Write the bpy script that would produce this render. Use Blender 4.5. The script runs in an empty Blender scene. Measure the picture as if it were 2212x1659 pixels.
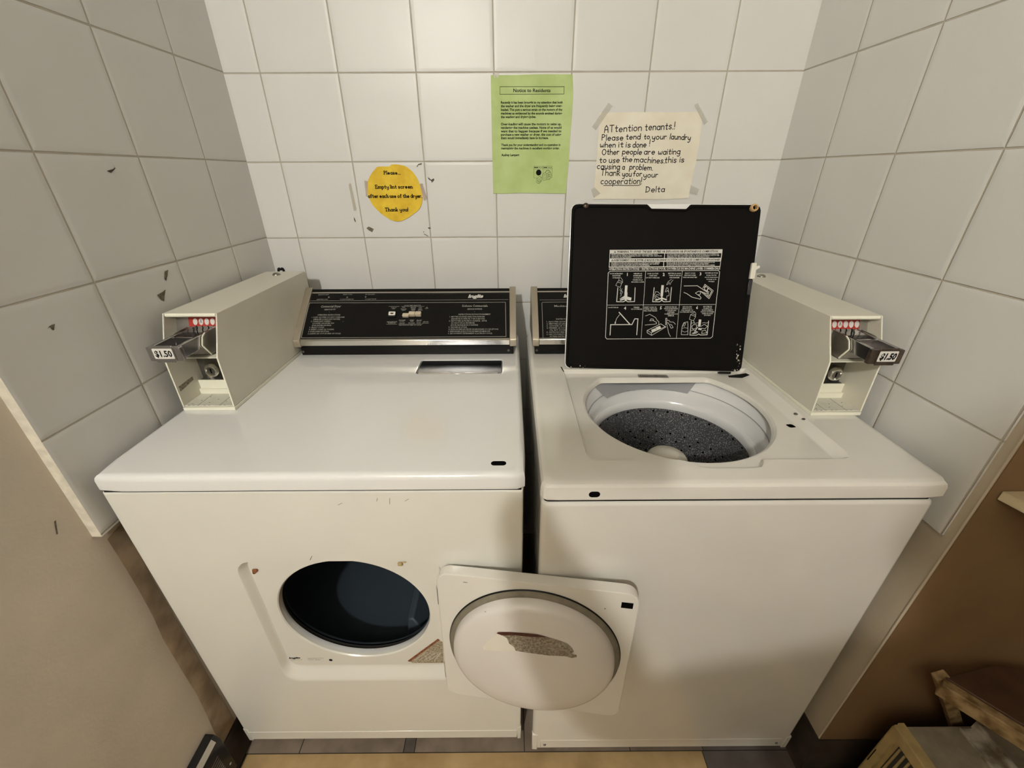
import bpy, bmesh, math, random
from mathutils import Vector, Matrix, noise
random.seed(7)
scene = bpy.context.scene
col = scene.collection
R = math.radians
PI = math.pi

# ------------------------------------------------------------------ camera, world, lamp, exposure
cam = bpy.data.cameras.new('camera')
cam.sensor_fit = 'HORIZONTAL'
cam.sensor_width = 36.0
cam.lens = 36.0 * 886.70 / 2212.0
cam.clip_start = 0.02
cam_o = bpy.data.objects.new('camera', cam)
col.objects.link(cam_o)
CAM = Vector((0.03949, -1.30336, 1.40918))
M3 = (Matrix.Rotation(-0.002182, 3, 'Z') @ Matrix.Rotation(-0.47447, 3, 'X') @ Matrix.Rotation(0.004825, 3, 'Y'))
M3 = M3 @ Matrix.Rotation(PI / 2, 3, 'X')
cam_o.matrix_world = Matrix.Translation(CAM) @ M3.to_4x4()
scene.camera = cam_o

world = bpy.data.worlds.new('world')
scene.world = world
world.use_nodes = True
world.node_tree.nodes['Background'].inputs[0].default_value = (1.0, 0.9, 0.75, 1)
world.node_tree.nodes['Background'].inputs[1].default_value = 0.02

LAMP = Vector((-0.42, -2.70, 2.36))
LAMP_STRENGTH = 1420.0
LAMP_COLOR = (1.0, 0.995, 0.95)
vs = scene.view_settings
vs.view_transform = 'Standard'
vs.look = 'None'
vs.gamma = 1.0
vs.use_curve_mapping = False
vs.exposure = 0.0

# ------------------------------------------------------------------ mesh builder
ORG = {}


class MB:
    """collects shapes in world coordinates and links them as one mesh"""

    def __init__(self):
        self.v, self.f, self.m = [], [], []

    def add(self, vs_, fs_, m=0):
        b = len(self.v)
        self.v += [tuple(p) for p in vs_]
        self.f += [[i + b for i in f] for f in fs_]
        self.m += [m] * len(fs_)
        return self

    def poly(self, pts, m=0):
        return self.add(pts, [list(range(len(pts)))], m)

    def box(self, x0, x1, y0, y1, z0, z1, m=0):
        v = [(x, y, z) for z in (z0, z1) for y in (y0, y1) for x in (x0, x1)]
        f = [[0, 2, 3, 1], [4, 5, 7, 6], [0, 1, 5, 4], [1, 3, 7, 5], [3, 2, 6, 7], [2, 0, 4, 6]]
        return self.add(v, f, m)

    def bar(self, a, b, w, h, up=(0, 0, 1), m=0):
        a, b, up = Vector(a), Vector(b), Vector(up)
        d = (b - a).normalized()
        s = d.cross(up).normalized()
        u = s.cross(d)
        v = [p + s * w / 2 * i + u * h / 2 * j for p in (a, b) for i, j in ((-1, -1), (1, -1), (1, 1), (-1, 1))]
        f = [[0, 1, 2, 3], [7, 6, 5, 4]] + [[i, (i + 1) % 4 + 0, (i + 1) % 4 + 4, i + 4] for i in range(4)]
        return self.add(v, f, m)

    def loft(self, loops, m=0, cap0=False, cap1=False, close=True):
        n = len(loops[0])
        v = [p for lp in loops for p in lp]
        f = []
        for k in range(len(loops) - 1):
            for i in range(n if close else n - 1):
                j = (i + 1) % n
                f.append([k * n + i, k * n + j, (k + 1) * n + j, (k + 1) * n + i])
        if cap0:
            f.append(list(range(n))[::-1])
        if cap1:
            f.append([(len(loops) - 1) * n + i for i in range(n)])
        return self.add(v, f, m)

    def prism(self, pts, vec, m=0):
        vec = Vector(vec)
        a = [Vector(p) for p in pts]
        return self.loft([a, [p + vec for p in a]], m, True, True)

    def lathe(self, prof, c, U=(1, 0, 0), V=(0, 1, 0), Wd=(0, 0, 1), n=48, m=0, cap0=False, cap1=False):
        c, U, V, Wd = Vector(c), Vector(U), Vector(V), Vector(Wd)
        lp = [[c + U * r * math.cos(2 * PI * i / n) + V * r * math.sin(2 * PI * i / n) + Wd * h for i in range(n)] for r, h in prof]
        return self.loft(lp, m, cap0, cap1)

    def tube(self, path, r, n=10, m=0, smooth=4):
        p = [Vector(q) for q in path]
        if smooth > 1 and len(p) > 2:
            q = []
            for i in range(len(p) - 1):
                p0, p1, p2, p3 = p[max(i - 1, 0)], p[i], p[i + 1], p[min(i + 2, len(p) - 1)]
                for k in range(smooth):
                    t = k / smooth
                    q.append(0.5 * ((2 * p1) + (p2 - p0) * t + (2 * p0 - 5 * p1 + 4 * p2 - p3) * t * t + (3 * p1 - p0 - 3 * p2 + p3) * t ** 3))
            p = q + [p[-1]]
        loops = []
        ref = Vector((0.123, 0.31, 0.94))
        for i, c in enumerate(p):
            d = (p[min(i + 1, len(p) - 1)] - p[max(i - 1, 0)]).normalized()
            s = d.cross(ref).normalized()
            u = s.cross(d)
            loops.append([c + (s * math.cos(2 * PI * k / n) + u * math.sin(2 * PI * k / n)) * r for k in range(n)])
        return self.loft(loops, m, True, True)

    def ribbon(self, pts, w, fr, m=0, lift=0.0):
        """flat stroke: pts are 2-D, fr maps (u, v, lift) to 3-D"""
        p = [Vector(q).to_2d() for q in pts]
        L, Rr = [], []
        for i, c in enumerate(p):
            d1 = (c - p[i - 1]).normalized() if i else None
            d2 = (p[i + 1] - c).normalized() if i < len(p) - 1 else None
            d1 = d1 or d2
            d2 = d2 or d1
            n1, n2 = Vector((-d1.y, d1.x)), Vector((-d2.y, d2.x))
            n = n1 + n2
            n = n.normalized() if n.length > 1e-6 else n1
            k = 1.0 / max(0.55, n.dot(n1))
            e = Vector((0, 0))
            if i == 0:
                e = -d2 * w * 0.4
            elif i == len(p) - 1:
                e = d1 * w * 0.4
            L.append(c + e + n * w / 2 * k)
            Rr.append(c + e - n * w / 2 * k)
        v = [fr(q.x, q.y, lift) for q in L] + [fr(q.x, q.y, lift) for q in Rr]
        n = len(p)
        return self.add(v, [[i, i + 1, n + i + 1, n + i] for i in range(n - 1)], m)

    def text(self, s, a, b, ch, fr, m=0, bold=0.0, slant=0.0, lift=0.0, flip=1.0, res=2):
        """printed line: starts at a, ends at b (2-D), capital height ch"""
        vs_, fs_, x0, x1 = text_mesh(s, bold, res)
        if not fs_:
            return self
        a, b = Vector(a), Vector(b)
        d = b - a
        w = d.length
        d.normalize()
        nrm = Vector((-d.y, d.x)) * flip
        sx, sy = w / max(x1 - x0, 1e-6), ch / CAPH
        if len(s) == 1:
            a = a + d * (w - sy * (x1 - x0)) / 2
            sx = sy
        out = []
        for x, y in vs_:
            q = a + d * ((x - x0) * sx + slant * y * sy) + nrm * (y * sy)
            out.append(fr(q.x, q.y, lift))
        return self.add(out, fs_, m)

    def build(self, name, mats, parent=None, smooth=35, bevel=None, recalc=True, wn=False):
        me = bpy.data.meshes.new(name)
        o = bpy.data.objects.new(name, me)
        org = ORG.get(parent.name, Vector()) if parent else Vector()
        me.from_pydata([tuple(Vector(p) - org) for p in self.v], [], self.f)
        for mt in (mats if isinstance(mats, (list, tuple)) else [mats]):
            me.materials.append(mt)
        me.polygons.foreach_set('material_index', self.m)
        if recalc:
            bm = bmesh.new()
            bm.from_mesh(me)
            bmesh.ops.remove_doubles(bm, verts=bm.verts, dist=1e-6)
            bmesh.ops.recalc_face_normals(bm, faces=bm.faces)
            bm.to_mesh(me)
            bm.free()
        if smooth:
            me.polygons.foreach_set('use_smooth', [True] * len(me.polygons))
            me.set_sharp_from_angle(angle=R(smooth))
        me.update()
        col.objects.link(o)
        if parent:
            o.parent = parent
        ORG[o.name] = org
        if wn:
            w_ = o.modifiers.new('weighted', 'WEIGHTED_NORMAL')
            w_.keep_sharp = True
            w_.weight = 100
        if bevel:
            bv = o.modifiers.new('bevel', 'BEVEL')
            bv.width, bv.segments = bevel
            bv.limit_method = 'ANGLE'
            bv.angle_limit = R(40)
        return o


_txt = {}
CAPH = 1.0


def text_mesh(s, bold=0.0, res=2):
    key = (s, bold, res)
    if key not in _txt:
        cu = bpy.data.curves.new('t', 'FONT')
        cu.body = s
        cu.size = 1.0
        cu.resolution_u = res
        cu.offset = bold
        ob = bpy.data.objects.new('t', cu)
        me = bpy.data.meshes.new_from_object(ob)
        v = [(p.co.x, p.co.y) for p in me.vertices]
        f = [list(p.vertices) for p in me.polygons]
        bpy.data.objects.remove(ob)
        bpy.data.curves.remove(cu)
        bpy.data.meshes.remove(me)
        xs = [p[0] for p in v] or [0, 1]
        _txt[key] = (v, f, min(xs), max(xs))
    return _txt[key]


_h = text_mesh('H')
CAPH = max(p[1] for p in _h[0])


def thing(name, label, cat, loc=(0, 0, 0), group=None):
    o = bpy.data.objects.new(name, None)
    o.empty_display_size = 0.05
    col.objects.link(o)
    o.location = loc
    o['label'] = label
    o['category'] = cat
    if group:
        o['group'] = group
    ORG[o.name] = Vector(loc)
    return o


def tag(o, label, cat, group=None, kind=None):
    o['label'] = label
    o['category'] = cat
    if group:
        o['group'] = group
    if kind:
        o['kind'] = kind
    return o


def struct(o):
    o['kind'] = 'structure'
    return o


def lab(o, text):
    o['label'] = text
    return o


def rrect(u0, u1, v0, v1, r, k=6):
    p = []
    for cx, cy, a in ((u1 - r, v1 - r, 0), (u0 + r, v1 - r, 90), (u0 + r, v0 + r, 180), (u1 - r, v0 + r, 270)):
        for i in range(k + 1):
            t = R(a + 90 * i / k)
            p.append((cx + r * math.cos(t), cy + r * math.sin(t)))
    return p


def star(poly, c, angles):
    """points where rays from c meet the closed outline poly"""
    out = []
    n = len(poly)
    for a in angles:
        d = (math.cos(a), math.sin(a))
        best = None
        for i in range(n):
            ax, ay = poly[i][0] - c[0], poly[i][1] - c[1]
            bx, by = poly[(i + 1) % n][0] - c[0], poly[(i + 1) % n][1] - c[1]
            ex, ey = bx - ax, by - ay
            den = d[0] * ey - d[1] * ex
            if abs(den) < 1e-12:
                continue
            t = (ax * ey - ay * ex) / den
            s = (ax * d[1] - ay * d[0]) / den
            if t > 0 and -1e-6 <= s <= 1 + 1e-6 and (best is None or t > best):
                best = t
        best = best or 0.01
        out.append((c[0] + d[0] * best, c[1] + d[1] * best))
    return out


def angles_for(c, corner_pts, n=120):
    a = [2 * PI * i / n for i in range(n)]
    for p in corner_pts:
        t = math.atan2(p[1] - c[1], p[0] - c[0]) % (2 * PI)
        k = min(range(len(a)), key=lambda i: abs(a[i] - t))
        if abs(a[k] - t) < PI / n * 0.7:
            a[k] = t
        else:
            a.append(t)
    return sorted(a)


def circle(c, r, angles):
    return [(c[0] + r * math.cos(t), c[1] + r * math.sin(t)) for t in angles]


# ------------------------------------------------------------------ materials
def mat(name, color, rough=0.5, metal=0.0, spec=0.5, noise_amt=0.0, noise_scale=8.0, bump=0.0, bump_scale=40.0, coat=0.0,
        color2=None, emit=None, trans=0.0, alpha=1.0, detail=4.0):
    m = bpy.data.materials.new(name)
    m.use_nodes = True
    nt = m.node_tree
    b = nt.nodes['Principled BSDF']
    b.inputs['Base Color'].default_value = (*color, 1)
    b.inputs['Roughness'].default_value = rough
    b.inputs['Metallic'].default_value = metal
    b.inputs['Specular IOR Level'].default_value = spec
    b.inputs['Coat Weight'].default_value = coat
    b.inputs['Coat Roughness'].default_value = 0.08
    b.inputs['Transmission Weight'].default_value = trans
    b.inputs['Alpha'].default_value = alpha
    tc = nt.nodes.new('ShaderNodeTexCoord')
    if noise_amt or color2:
        nz = nt.nodes.new('ShaderNodeTexNoise')
        nz.inputs['Scale'].default_value = noise_scale
        nz.inputs['Detail'].default_value = detail
        nt.links.new(tc.outputs['Object'], nz.inputs['Vector'])
        rp = nt.nodes.new('ShaderNodeValToRGB')
        c2 = color2 or tuple(max(0, c * (1 - noise_amt)) for c in color)
        rp.color_ramp.elements[0].position = 0.35
        rp.color_ramp.elements[0].color = (*c2, 1)
        rp.color_ramp.elements[1].position = 0.65
        rp.color_ramp.elements[1].color = (*color, 1)
        nt.links.new(nz.outputs['Fac'], rp.inputs['Fac'])
        nt.links.new(rp.outputs['Color'], b.inputs['Base Color'])
    if bump:
        nb = nt.nodes.new('ShaderNodeTexNoise')
        nb.inputs['Scale'].default_value = bump_scale
        nb.inputs['Detail'].default_value = 3
        nt.links.new(tc.outputs['Object'], nb.inputs['Vector'])
        bp = nt.nodes.new('ShaderNodeBump')
        bp.inputs['Strength'].default_value = bump
        bp.inputs['Distance'].default_value = 0.002
        nt.links.new(nb.outputs['Fac'], bp.inputs['Height'])
        nt.links.new(bp.outputs['Normal'], b.inputs['Normal'])
    if emit:
        b.inputs['Emission Color'].default_value = (*emit[0], 1)
        b.inputs['Emission Strength'].default_value = emit[1]
    return m


def tile_mat(name, axis, u0, upitch, v0, vpitch, color, sign=1.0, rough=0.38):
    """square glazed wall tiles: grout lines, slightly pillowed edges, small tone changes"""
    m = bpy.data.materials.new(name)
    m.use_nodes = True
    nt = m.node_tree
    N, L = nt.nodes, nt.links
    b = N['Principled BSDF']
    b.inputs['Specular IOR Level'].default_value = 0.5
    tc = N.new('ShaderNodeTexCoord')
    sp = N.new('ShaderNodeSeparateXYZ')
    L.new(tc.outputs['Object'], sp.inputs[0])

    def math_(op, a, bb=None, cc=None):
        n = N.new('ShaderNodeMath')
        n.operation = op
        for i, x in enumerate((a, bb, cc)):
            if x is None:
                continue
            if isinstance(x, (int, float)):
                n.inputs[i].default_value = x
            else:
                L.new(x, n.inputs[i])
        return n.outputs[0]
    u = math_('DIVIDE', math_('SUBTRACT', sp.outputs[axis], u0), upitch * sign)
    v = math_('DIVIDE', math_('SUBTRACT', sp.outputs['Z'], v0), vpitch)
    nz = N.new('ShaderNodeTexNoise')
    nz.inputs['Scale'].default_value = 30
    L.new(tc.outputs['Object'], nz.inputs['Vector'])
    wob = math_('MULTIPLY', math_('SUBTRACT', nz.outputs['Fac'], 0.5), 0.006)
    du = math_('ADD', math_('PINGPONG', u, 0.5), wob)
    dv = math_('ADD', math_('PINGPONG', v, 0.5), wob)
    d = math_('MINIMUM', du, dv)
    mr = N.new('ShaderNodeMapRange')
    mr.interpolation_type = 'SMOOTHSTEP'
    mr.inputs[1].default_value = 0.004
    mr.inputs[2].default_value = 0.011
    L.new(d, mr.inputs[0])
    # tile to tile tone
    cb = N.new('ShaderNodeCombineXYZ')
    L.new(math_('FLOOR', u), cb.inputs[0])
    L.new(math_('FLOOR', v), cb.inputs[1])
    wn = N.new('ShaderNodeTexWhiteNoise')
    L.new(cb.outputs[0], wn.inputs['Vector'])
    n2 = N.new('ShaderNodeTexNoise')
    n2.inputs['Scale'].default_value = 5
    n2.inputs['Detail'].default_value = 5
    L.new(tc.outputs['Object'], n2.inputs['Vector'])
    tone = math_('ADD', math_('MULTIPLY', wn.outputs['Value'], 0.05), math_('MULTIPLY', n2.outputs['Fac'], 0.10))
    mixt = N.new('ShaderNodeMix')
    mixt.data_type = 'RGBA'
    L.new(tone, mixt.inputs[0])
    mixt.inputs[6].default_value = (*color, 1)
    mixt.inputs[7].default_value = (*[c * 0.55 for c in color], 1)
    mix = N.new('ShaderNodeMix')
    mix.data_type = 'RGBA'
    L.new(mr.outputs[0], mix.inputs[0])
    mix.inputs[6].default_value = (0.44, 0.40, 0.325, 1)
    L.new(mixt.outputs[2], mix.inputs[7])
    L.new(mix.outputs[2], b.inputs['Base Color'])
    rr = N.new('ShaderNodeMapRange')
    rr.inputs[3].default_value = 0.85
    rr.inputs[4].default_value = rough
    L.new(mr.outputs[0], rr.inputs[0])
    L.new(rr.outputs[0], b.inputs['Roughness'])
    # height: grout groove, pillow edge, soft undulation
    pl = N.new('ShaderNodeMapRange')
    pl.interpolation_type = 'SMOOTHSTEP'
    pl.inputs[1].default_value = 0.0
    pl.inputs[2].default_value = 0.05
    L.new(d, pl.inputs[0])
    n3 = N.new('ShaderNodeTexNoise')
    n3.inputs['Scale'].default_value = 9
    n3.inputs['Detail'].default_value = 2
    L.new(tc.outputs['Object'], n3.inputs['Vector'])
    n4 = N.new('ShaderNodeTexNoise')
    n4.inputs['Scale'].default_value = 120
    L.new(tc.outputs['Object'], n4.inputs['Vector'])
    h = math_('ADD', math_('MULTIPLY', mr.outputs[0], 0.0009), math_('MULTIPLY', pl.outputs[0], 0.0006))
    h = math_('ADD', h, math_('MULTIPLY', n3.outputs['Fac'], 0.0022))
    h = math_('ADD', h, math_('MULTIPLY', n4.outputs['Fac'], 0.00012))
    bp = N.new('ShaderNodeBump')
    bp.inputs['Strength'].default_value = 1.0
    bp.inputs['Distance'].default_value = 1.0
    L.new(h, bp.inputs['Height'])
    L.new(bp.outputs['Normal'], b.inputs['Normal'])
    return m


def speckle_mat(name, base, spot, scale, rough=0.35):
    m = mat(name, base, rough)
    nt = m.node_tree
    b = nt.nodes['Principled BSDF']
    tc = nt.nodes.new('ShaderNodeTexCoord')
    nz = nt.nodes.new('ShaderNodeTexNoise')
    nz.inputs['Scale'].default_value = scale
    nz.inputs['Detail'].default_value = 1.5
    nt.links.new(tc.outputs['Object'], nz.inputs['Vector'])
    rp = nt.nodes.new('ShaderNodeValToRGB')
    rp.color_ramp.elements[0].position = 0.56
    rp.color_ramp.elements[0].color = (*base, 1)
    rp.color_ramp.elements[1].position = 0.64
    rp.color_ramp.elements[1].color = (*spot, 1)
    nt.links.new(nz.outputs['Fac'], rp.inputs['Fac'])
    nt.links.new(rp.outputs['Color'], b.inputs['Base Color'])
    return m


TILE_C = (0.70, 0.692, 0.66)
XL, XR = -0.6935, 0.7968
M = dict(
    tile_back=tile_mat('tile_back', 'X', 0.0, 0.2, 1.64, 0.20107, TILE_C),
    tile_left=tile_mat('tile_left', 'Y', -0.1753, 0.2, 1.6425, 0.20107, TILE_C, -1.0),
    tile_right=tile_mat('tile_right', 'Y', -0.1825, 0.2, 1.6407, 0.20107, TILE_C, -1.0),
    tile_edge=mat('tile_edge', (0.72, 0.67, 0.55), 0.6, noise_amt=0.2, noise_scale=60, bump=0.4, bump_scale=90),
    paint_left=mat('paint_left', (0.66, 0.59, 0.48), 0.7, noise_amt=0.10, noise_scale=7, bump=0.15, bump_scale=160),
    paint_bare=mat('paint_bare', (0.52, 0.40, 0.27), 0.8, noise_amt=0.4, noise_scale=17, bump=0.2),
    paint_right=mat('paint_right', (0.52, 0.45, 0.34), 0.7, noise_amt=0.10, noise_scale=7, bump=0.15, bump_scale=160),
    paint_brown=mat('paint_brown', (0.21, 0.125, 0.055), 0.65, noise_amt=0.15, noise_scale=6, bump=0.1, bump_scale=160),
    plain=mat('plain', (0.55, 0.52, 0.47), 0.8),
    ceiling=mat('ceiling', (0.68, 0.66, 0.62), 0.9),
    rubber_base=mat('rubber_base', (0.05, 0.037, 0.026), 0.55, noise_amt=0.4, noise_scale=25),
    enamel=mat('enamel', (0.76, 0.745, 0.675), 0.16, coat=0.5, noise_amt=0.03, noise_scale=5),
    enamel_white=mat('enamel_white', (0.80, 0.795, 0.775), 0.14, coat=0.5, noise_amt=0.02, noise_scale=5),
    enamel_warm=mat('enamel_warm', (0.74, 0.715, 0.65), 0.18, coat=0.4, noise_amt=0.05, noise_scale=6),
    meter_paint=mat('meter_paint', (0.68, 0.65, 0.55), 0.45, noise_amt=0.05, noise_scale=9, bump=0.08, bump_scale=300),
    meter_edge=mat('meter_edge', (0.82, 0.80, 0.66), 0.4),
    meter_inside=mat('meter_inside', (0.70, 0.68, 0.58), 0.5, noise_amt=0.15, noise_scale=30),
    black=mat('black', (0.006, 0.0056, 0.005), 0.35, spec=0.18),
    black_gloss=mat('black_gloss', (0.010, 0.010, 0.011), 0.18),
    black_liner=mat('black_liner', (0.0055, 0.0048, 0.004), 0.6, spec=0.06),
    hole=mat('hole', (0.004, 0.004, 0.004), 0.9, spec=0.0),
    chrome=mat('chrome', (0.72, 0.70, 0.66), 0.18, metal=1.0),
    brushed=mat('brushed', (0.44, 0.39, 0.31), 0.42, metal=0.75),
    steel=mat('steel', (0.42, 0.40, 0.36), 0.35, metal=0.9, noise_amt=0.3, noise_scale=30),
    steel_dark=mat('steel_dark', (0.20, 0.19, 0.17), 0.4, metal=0.8, noise_amt=0.4, noise_scale=30),
    bronze=mat('bronze', (0.10, 0.07, 0.05), 0.35, metal=0.5, noise_amt=0.5, noise_scale=60),
    smoke_steel=mat('smoke_steel', (0.40, 0.385, 0.38), 0.14, metal=0.95),
    lint=mat('lint', (0.05, 0.052, 0.06), 0.16, metal=0.9, noise_amt=0.1),
    print_white=mat('print_white', (0.62, 0.61, 0.56), 0.6),
    print_grey=mat('print_grey', (0.36, 0.35, 0.31), 0.6),
    print_black=mat('print_black', (0.008, 0.008, 0.008), 0.8, spec=0.1),
    ink=mat('ink', (0.007, 0.007, 0.010), 0.8, spec=0.1),
    green_paper=mat('green_paper', (0.50, 0.62, 0.27), 0.75, color2=(0.41, 0.53, 0.19), noise_scale=14, bump=0.6, bump_scale=22),
    yellow_paper=mat('yellow_paper', (0.80, 0.56, 0.03), 0.65, color2=(0.66, 0.42, 0.008), noise_scale=28, bump=0.5, bump_scale=30),
    note_paper=mat('note_paper', (0.82, 0.775, 0.65), 0.75, color2=(0.76, 0.70, 0.56), noise_scale=16, bump=0.6, bump_scale=20),
    tape=mat('tape', (0.70, 0.68, 0.60), 0.2, alpha=0.32),
    tape_red=mat('tape_red', (0.64, 0.50, 0.42), 0.3, alpha=0.45),
    stain=mat('stain', (0.20, 0.165, 0.11), 0.9, noise_amt=0.6, noise_scale=160),
    stain_light=mat('stain_light', (0.46, 0.42, 0.34), 0.8),
    red_label=mat('red_label', (0.42, 0.028, 0.018), 0.5),
    price_paper=mat('price_paper', (0.70, 0.67, 0.62), 0.5),
    key_beige=mat('key_beige', (0.60, 0.52, 0.38), 0.3),
    drum=mat('drum', (0.050, 0.066, 0.082), 0.45),
    drum_dark=mat('drum_dark', (0.035, 0.033, 0.03), 0.5),
    tub_white=mat('tub_white', (0.70, 0.70, 0.69), 0.22, coat=0.3),
    tub_grey=mat('tub_grey', (0.30, 0.30, 0.31), 0.35),
    basket=speckle_mat('basket', (0.06, 0.062, 0.066), (0.40, 0.40, 0.40), 380),
    agitator=mat('agitator', (0.66, 0.62, 0.52), 0.4),
    seal=mat('seal', (0.20, 0.175, 0.125), 0.75, noise_amt=0.2, noise_scale=60),
    dome=mat('dome', (0.70, 0.665, 0.62), 0.25, coat=0.3, noise_amt=0.03),
    rust=mat('rust', (0.30, 0.10, 0.035), 0.8, noise_amt=0.6, noise_scale=120),
    torn_paper=mat('torn_paper', (0.72, 0.68, 0.58), 0.7),
    grime=mat('grime', (0.15, 0.115, 0.075), 0.8, color2=(0.34, 0.30, 0.23), noise_scale=230),
    grime_label=mat('grime_label', (0.20, 0.15, 0.085), 0.8, color2=(0.50, 0.43, 0.31), noise_scale=260),
    bar_red=mat('bar_red', (0.09, 0.022, 0.012), 0.6, noise_amt=0.5, noise_scale=120),
    rubber_tan=mat('rubber_tan', (0.55, 0.36, 0.16), 0.5),
    plastic_white=mat('plastic_white', (0.72, 0.69, 0.60), 0.4),
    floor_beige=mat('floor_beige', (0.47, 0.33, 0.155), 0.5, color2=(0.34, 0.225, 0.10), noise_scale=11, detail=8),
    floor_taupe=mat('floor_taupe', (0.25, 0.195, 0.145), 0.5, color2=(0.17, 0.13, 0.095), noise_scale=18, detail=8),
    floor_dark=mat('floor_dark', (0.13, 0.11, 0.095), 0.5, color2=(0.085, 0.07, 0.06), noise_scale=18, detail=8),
    seam=mat('seam', (0.02, 0.015, 0.01), 0.9),
    ac_cream=mat('ac_cream', (0.50, 0.38, 0.17), 0.45, noise_amt=0.15, noise_scale=40),
    ac_grey=mat('ac_grey', (0.33, 0.28, 0.20), 0.5, noise_amt=0.2, noise_scale=40, bump=0.1, bump_scale=300),
    chipped=mat('chipped', (0.66, 0.61, 0.50), 0.6, color2=(0.16, 0.12, 0.07), noise_scale=28, detail=6),
    wood_dark=mat('wood_dark', (0.085, 0.042, 0.02), 0.6, noise_amt=0.4, noise_scale=20),
    wood_worn=mat('wood_worn', (0.38, 0.27, 0.13), 0.7, color2=(0.15, 0.085, 0.03), noise_scale=45, detail=7),
    shelf=mat('shelf', (0.62, 0.52, 0.33), 0.55, noise_amt=0.1),
    cord=mat('cord', (0.55, 0.47, 0.34), 0.5),
    globe=mat('globe', (1, 1, 1), 0.5, emit=(LAMP_COLOR, LAMP_STRENGTH)),
    bolt=mat('bolt', (0.35, 0.33, 0.29), 0.3, metal=1.0),
)


def wallfr(x, z, l=0.0):
    return (x, -0.0022 - l, z)

# ------------------------------------------------------------------ measured outlines and wording, metres on their own surfaces
NOTE_WORDS=[('ATtention', 0.2961, 1.5061, 0.3957, 1.5103, 0.0088), ('tenants.!', 0.4057, 1.5105, 0.4852, 1.5139, 0.0088), ('Please', 0.2907, 1.4878, 0.3485, 1.4884, 0.0075), ('tend', 0.3567, 1.4898, 0.3952, 1.4902, 0.0072), ('to', 0.4061, 1.4902, 0.4206, 1.4907, 0.0065), ('your', 0.428, 1.4895, 0.4665, 1.4897, 0.0072), ('laundry', 0.4765, 1.4902, 0.5324, 1.4872, 0.0072), ('when', 0.288, 1.4715, 0.3294, 1.4713, 0.0073), ('it', 0.3386, 1.4716, 0.3508, 1.472, 0.0073), ('is', 0.3589, 1.4715, 0.3708, 1.4715, 0.0073), ('done', 0.3776, 1.4708, 0.4139, 1.471, 0.0076), ('!', 0.4228, 1.4736, 0.4235, 1.4736, 0.0084), ('Other', 0.2948, 1.4535, 0.3415, 1.4542, 0.0077), ('people', 0.351, 1.4553, 0.404, 1.4536, 0.0074), ('are', 0.4113, 1.4536, 0.4402, 1.4538, 0.0077), ('waiting', 0.4504, 1.4537, 0.5102, 1.4544, 0.0077), ('to', 0.2898, 1.434, 0.3077, 1.4346, 0.0073), ('use', 0.3164, 1.4339, 0.3447, 1.4341, 0.0078), ('the', 0.3526, 1.4363, 0.3796, 1.4358, 0.0075), ('machines.', 0.3865, 1.4354, 0.471, 1.4321, 0.0079), ('this', 0.4717, 1.4333, 0.5034, 1.4334, 0.0083), ('is', 0.5135, 1.4346, 0.5249, 1.4349, 0.0078), ('causing', 0.2843, 1.4189, 0.3474, 1.4177, 0.0079), ('a', 0.3552, 1.4174, 0.3664, 1.4173, 0.0073), ('problem.', 0.3756, 1.4173, 0.4406, 1.4147, 0.0076), ('Thank', 0.2963, 1.4019, 0.3497, 1.402, 0.0085), ('you', 0.3573, 1.3996, 0.3825, 1.3995, 0.0078), ('for', 0.3877, 1.4, 0.412, 1.4002, 0.0074), ('your', 0.4177, 1.3967, 0.4577, 1.3969, 0.0075), ('cooperation!', 0.2983, 1.3804, 0.4139, 1.3807, 0.0088), ('Delta', 0.4293, 1.3584, 0.483, 1.3597, 0.0083)]
NOTE_LINE=[(0.3066, 1.3766), (0.3372, 1.3774), (0.3846, 1.3762), (0.4065, 1.3764), (0.4127, 1.3791)]
NOTE_EDGE=[(0.2788, 1.5516), (0.3458, 1.5523), (0.4111, 1.5523), (0.4929, 1.5517), (0.5533, 1.5526), (0.5594, 1.4907), (0.5599, 1.4467), (0.5568, 1.3933), (0.5561, 1.3425), (0.4783, 1.3396), (0.3892, 1.3408), (0.3251, 1.3411), (0.2798, 1.3405), (0.2802, 1.3867), (0.281, 1.4553), (0.2797, 1.5062)]
YELLOW_WORDS=[('Please...', -0.3151, 1.4077, -0.269, 1.4075, 0.0047), ('Empty lint screen', -0.3446, 1.372, -0.24, 1.3719, 0.0049), ('after each use of the dryer.', -0.3698, 1.3479, -0.2148, 1.3476, 0.005), ('Thank you!', -0.3254, 1.3116, -0.2589, 1.3116, 0.0051)]
YELLOW_EDGE=[(-0.2882, 1.2836), (-0.31, 1.2868), (-0.3322, 1.2998), (-0.3468, 1.3127), (-0.3592, 1.3271), (-0.3667, 1.343), (-0.3699, 1.3594), (-0.3671, 1.3789), (-0.3618, 1.3949), (-0.3515, 1.4091), (-0.3412, 1.4185), (-0.3321, 1.4262), (-0.317, 1.4274), (-0.2976, 1.4276), (-0.2918, 1.4319), (-0.2725, 1.4319), (-0.2521, 1.4271), (-0.2359, 1.4149), (-0.2252, 1.4007), (-0.2182, 1.3831), (-0.2143, 1.3653), (-0.2141, 1.3456), (-0.2185, 1.329), (-0.2293, 1.3138), (-0.2451, 1.3037), (-0.265, 1.2918)]
YELLOW_TAPE_A=[(-0.3737, 1.3926), (-0.3642, 1.3909), (-0.3717, 1.3512), (-0.3756, 1.3516)]
YELLOW_TAPE_B=[(-0.2174, 1.3823), (-0.2102, 1.3831), (-0.2005, 1.3455), (-0.2102, 1.3389)]
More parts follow.
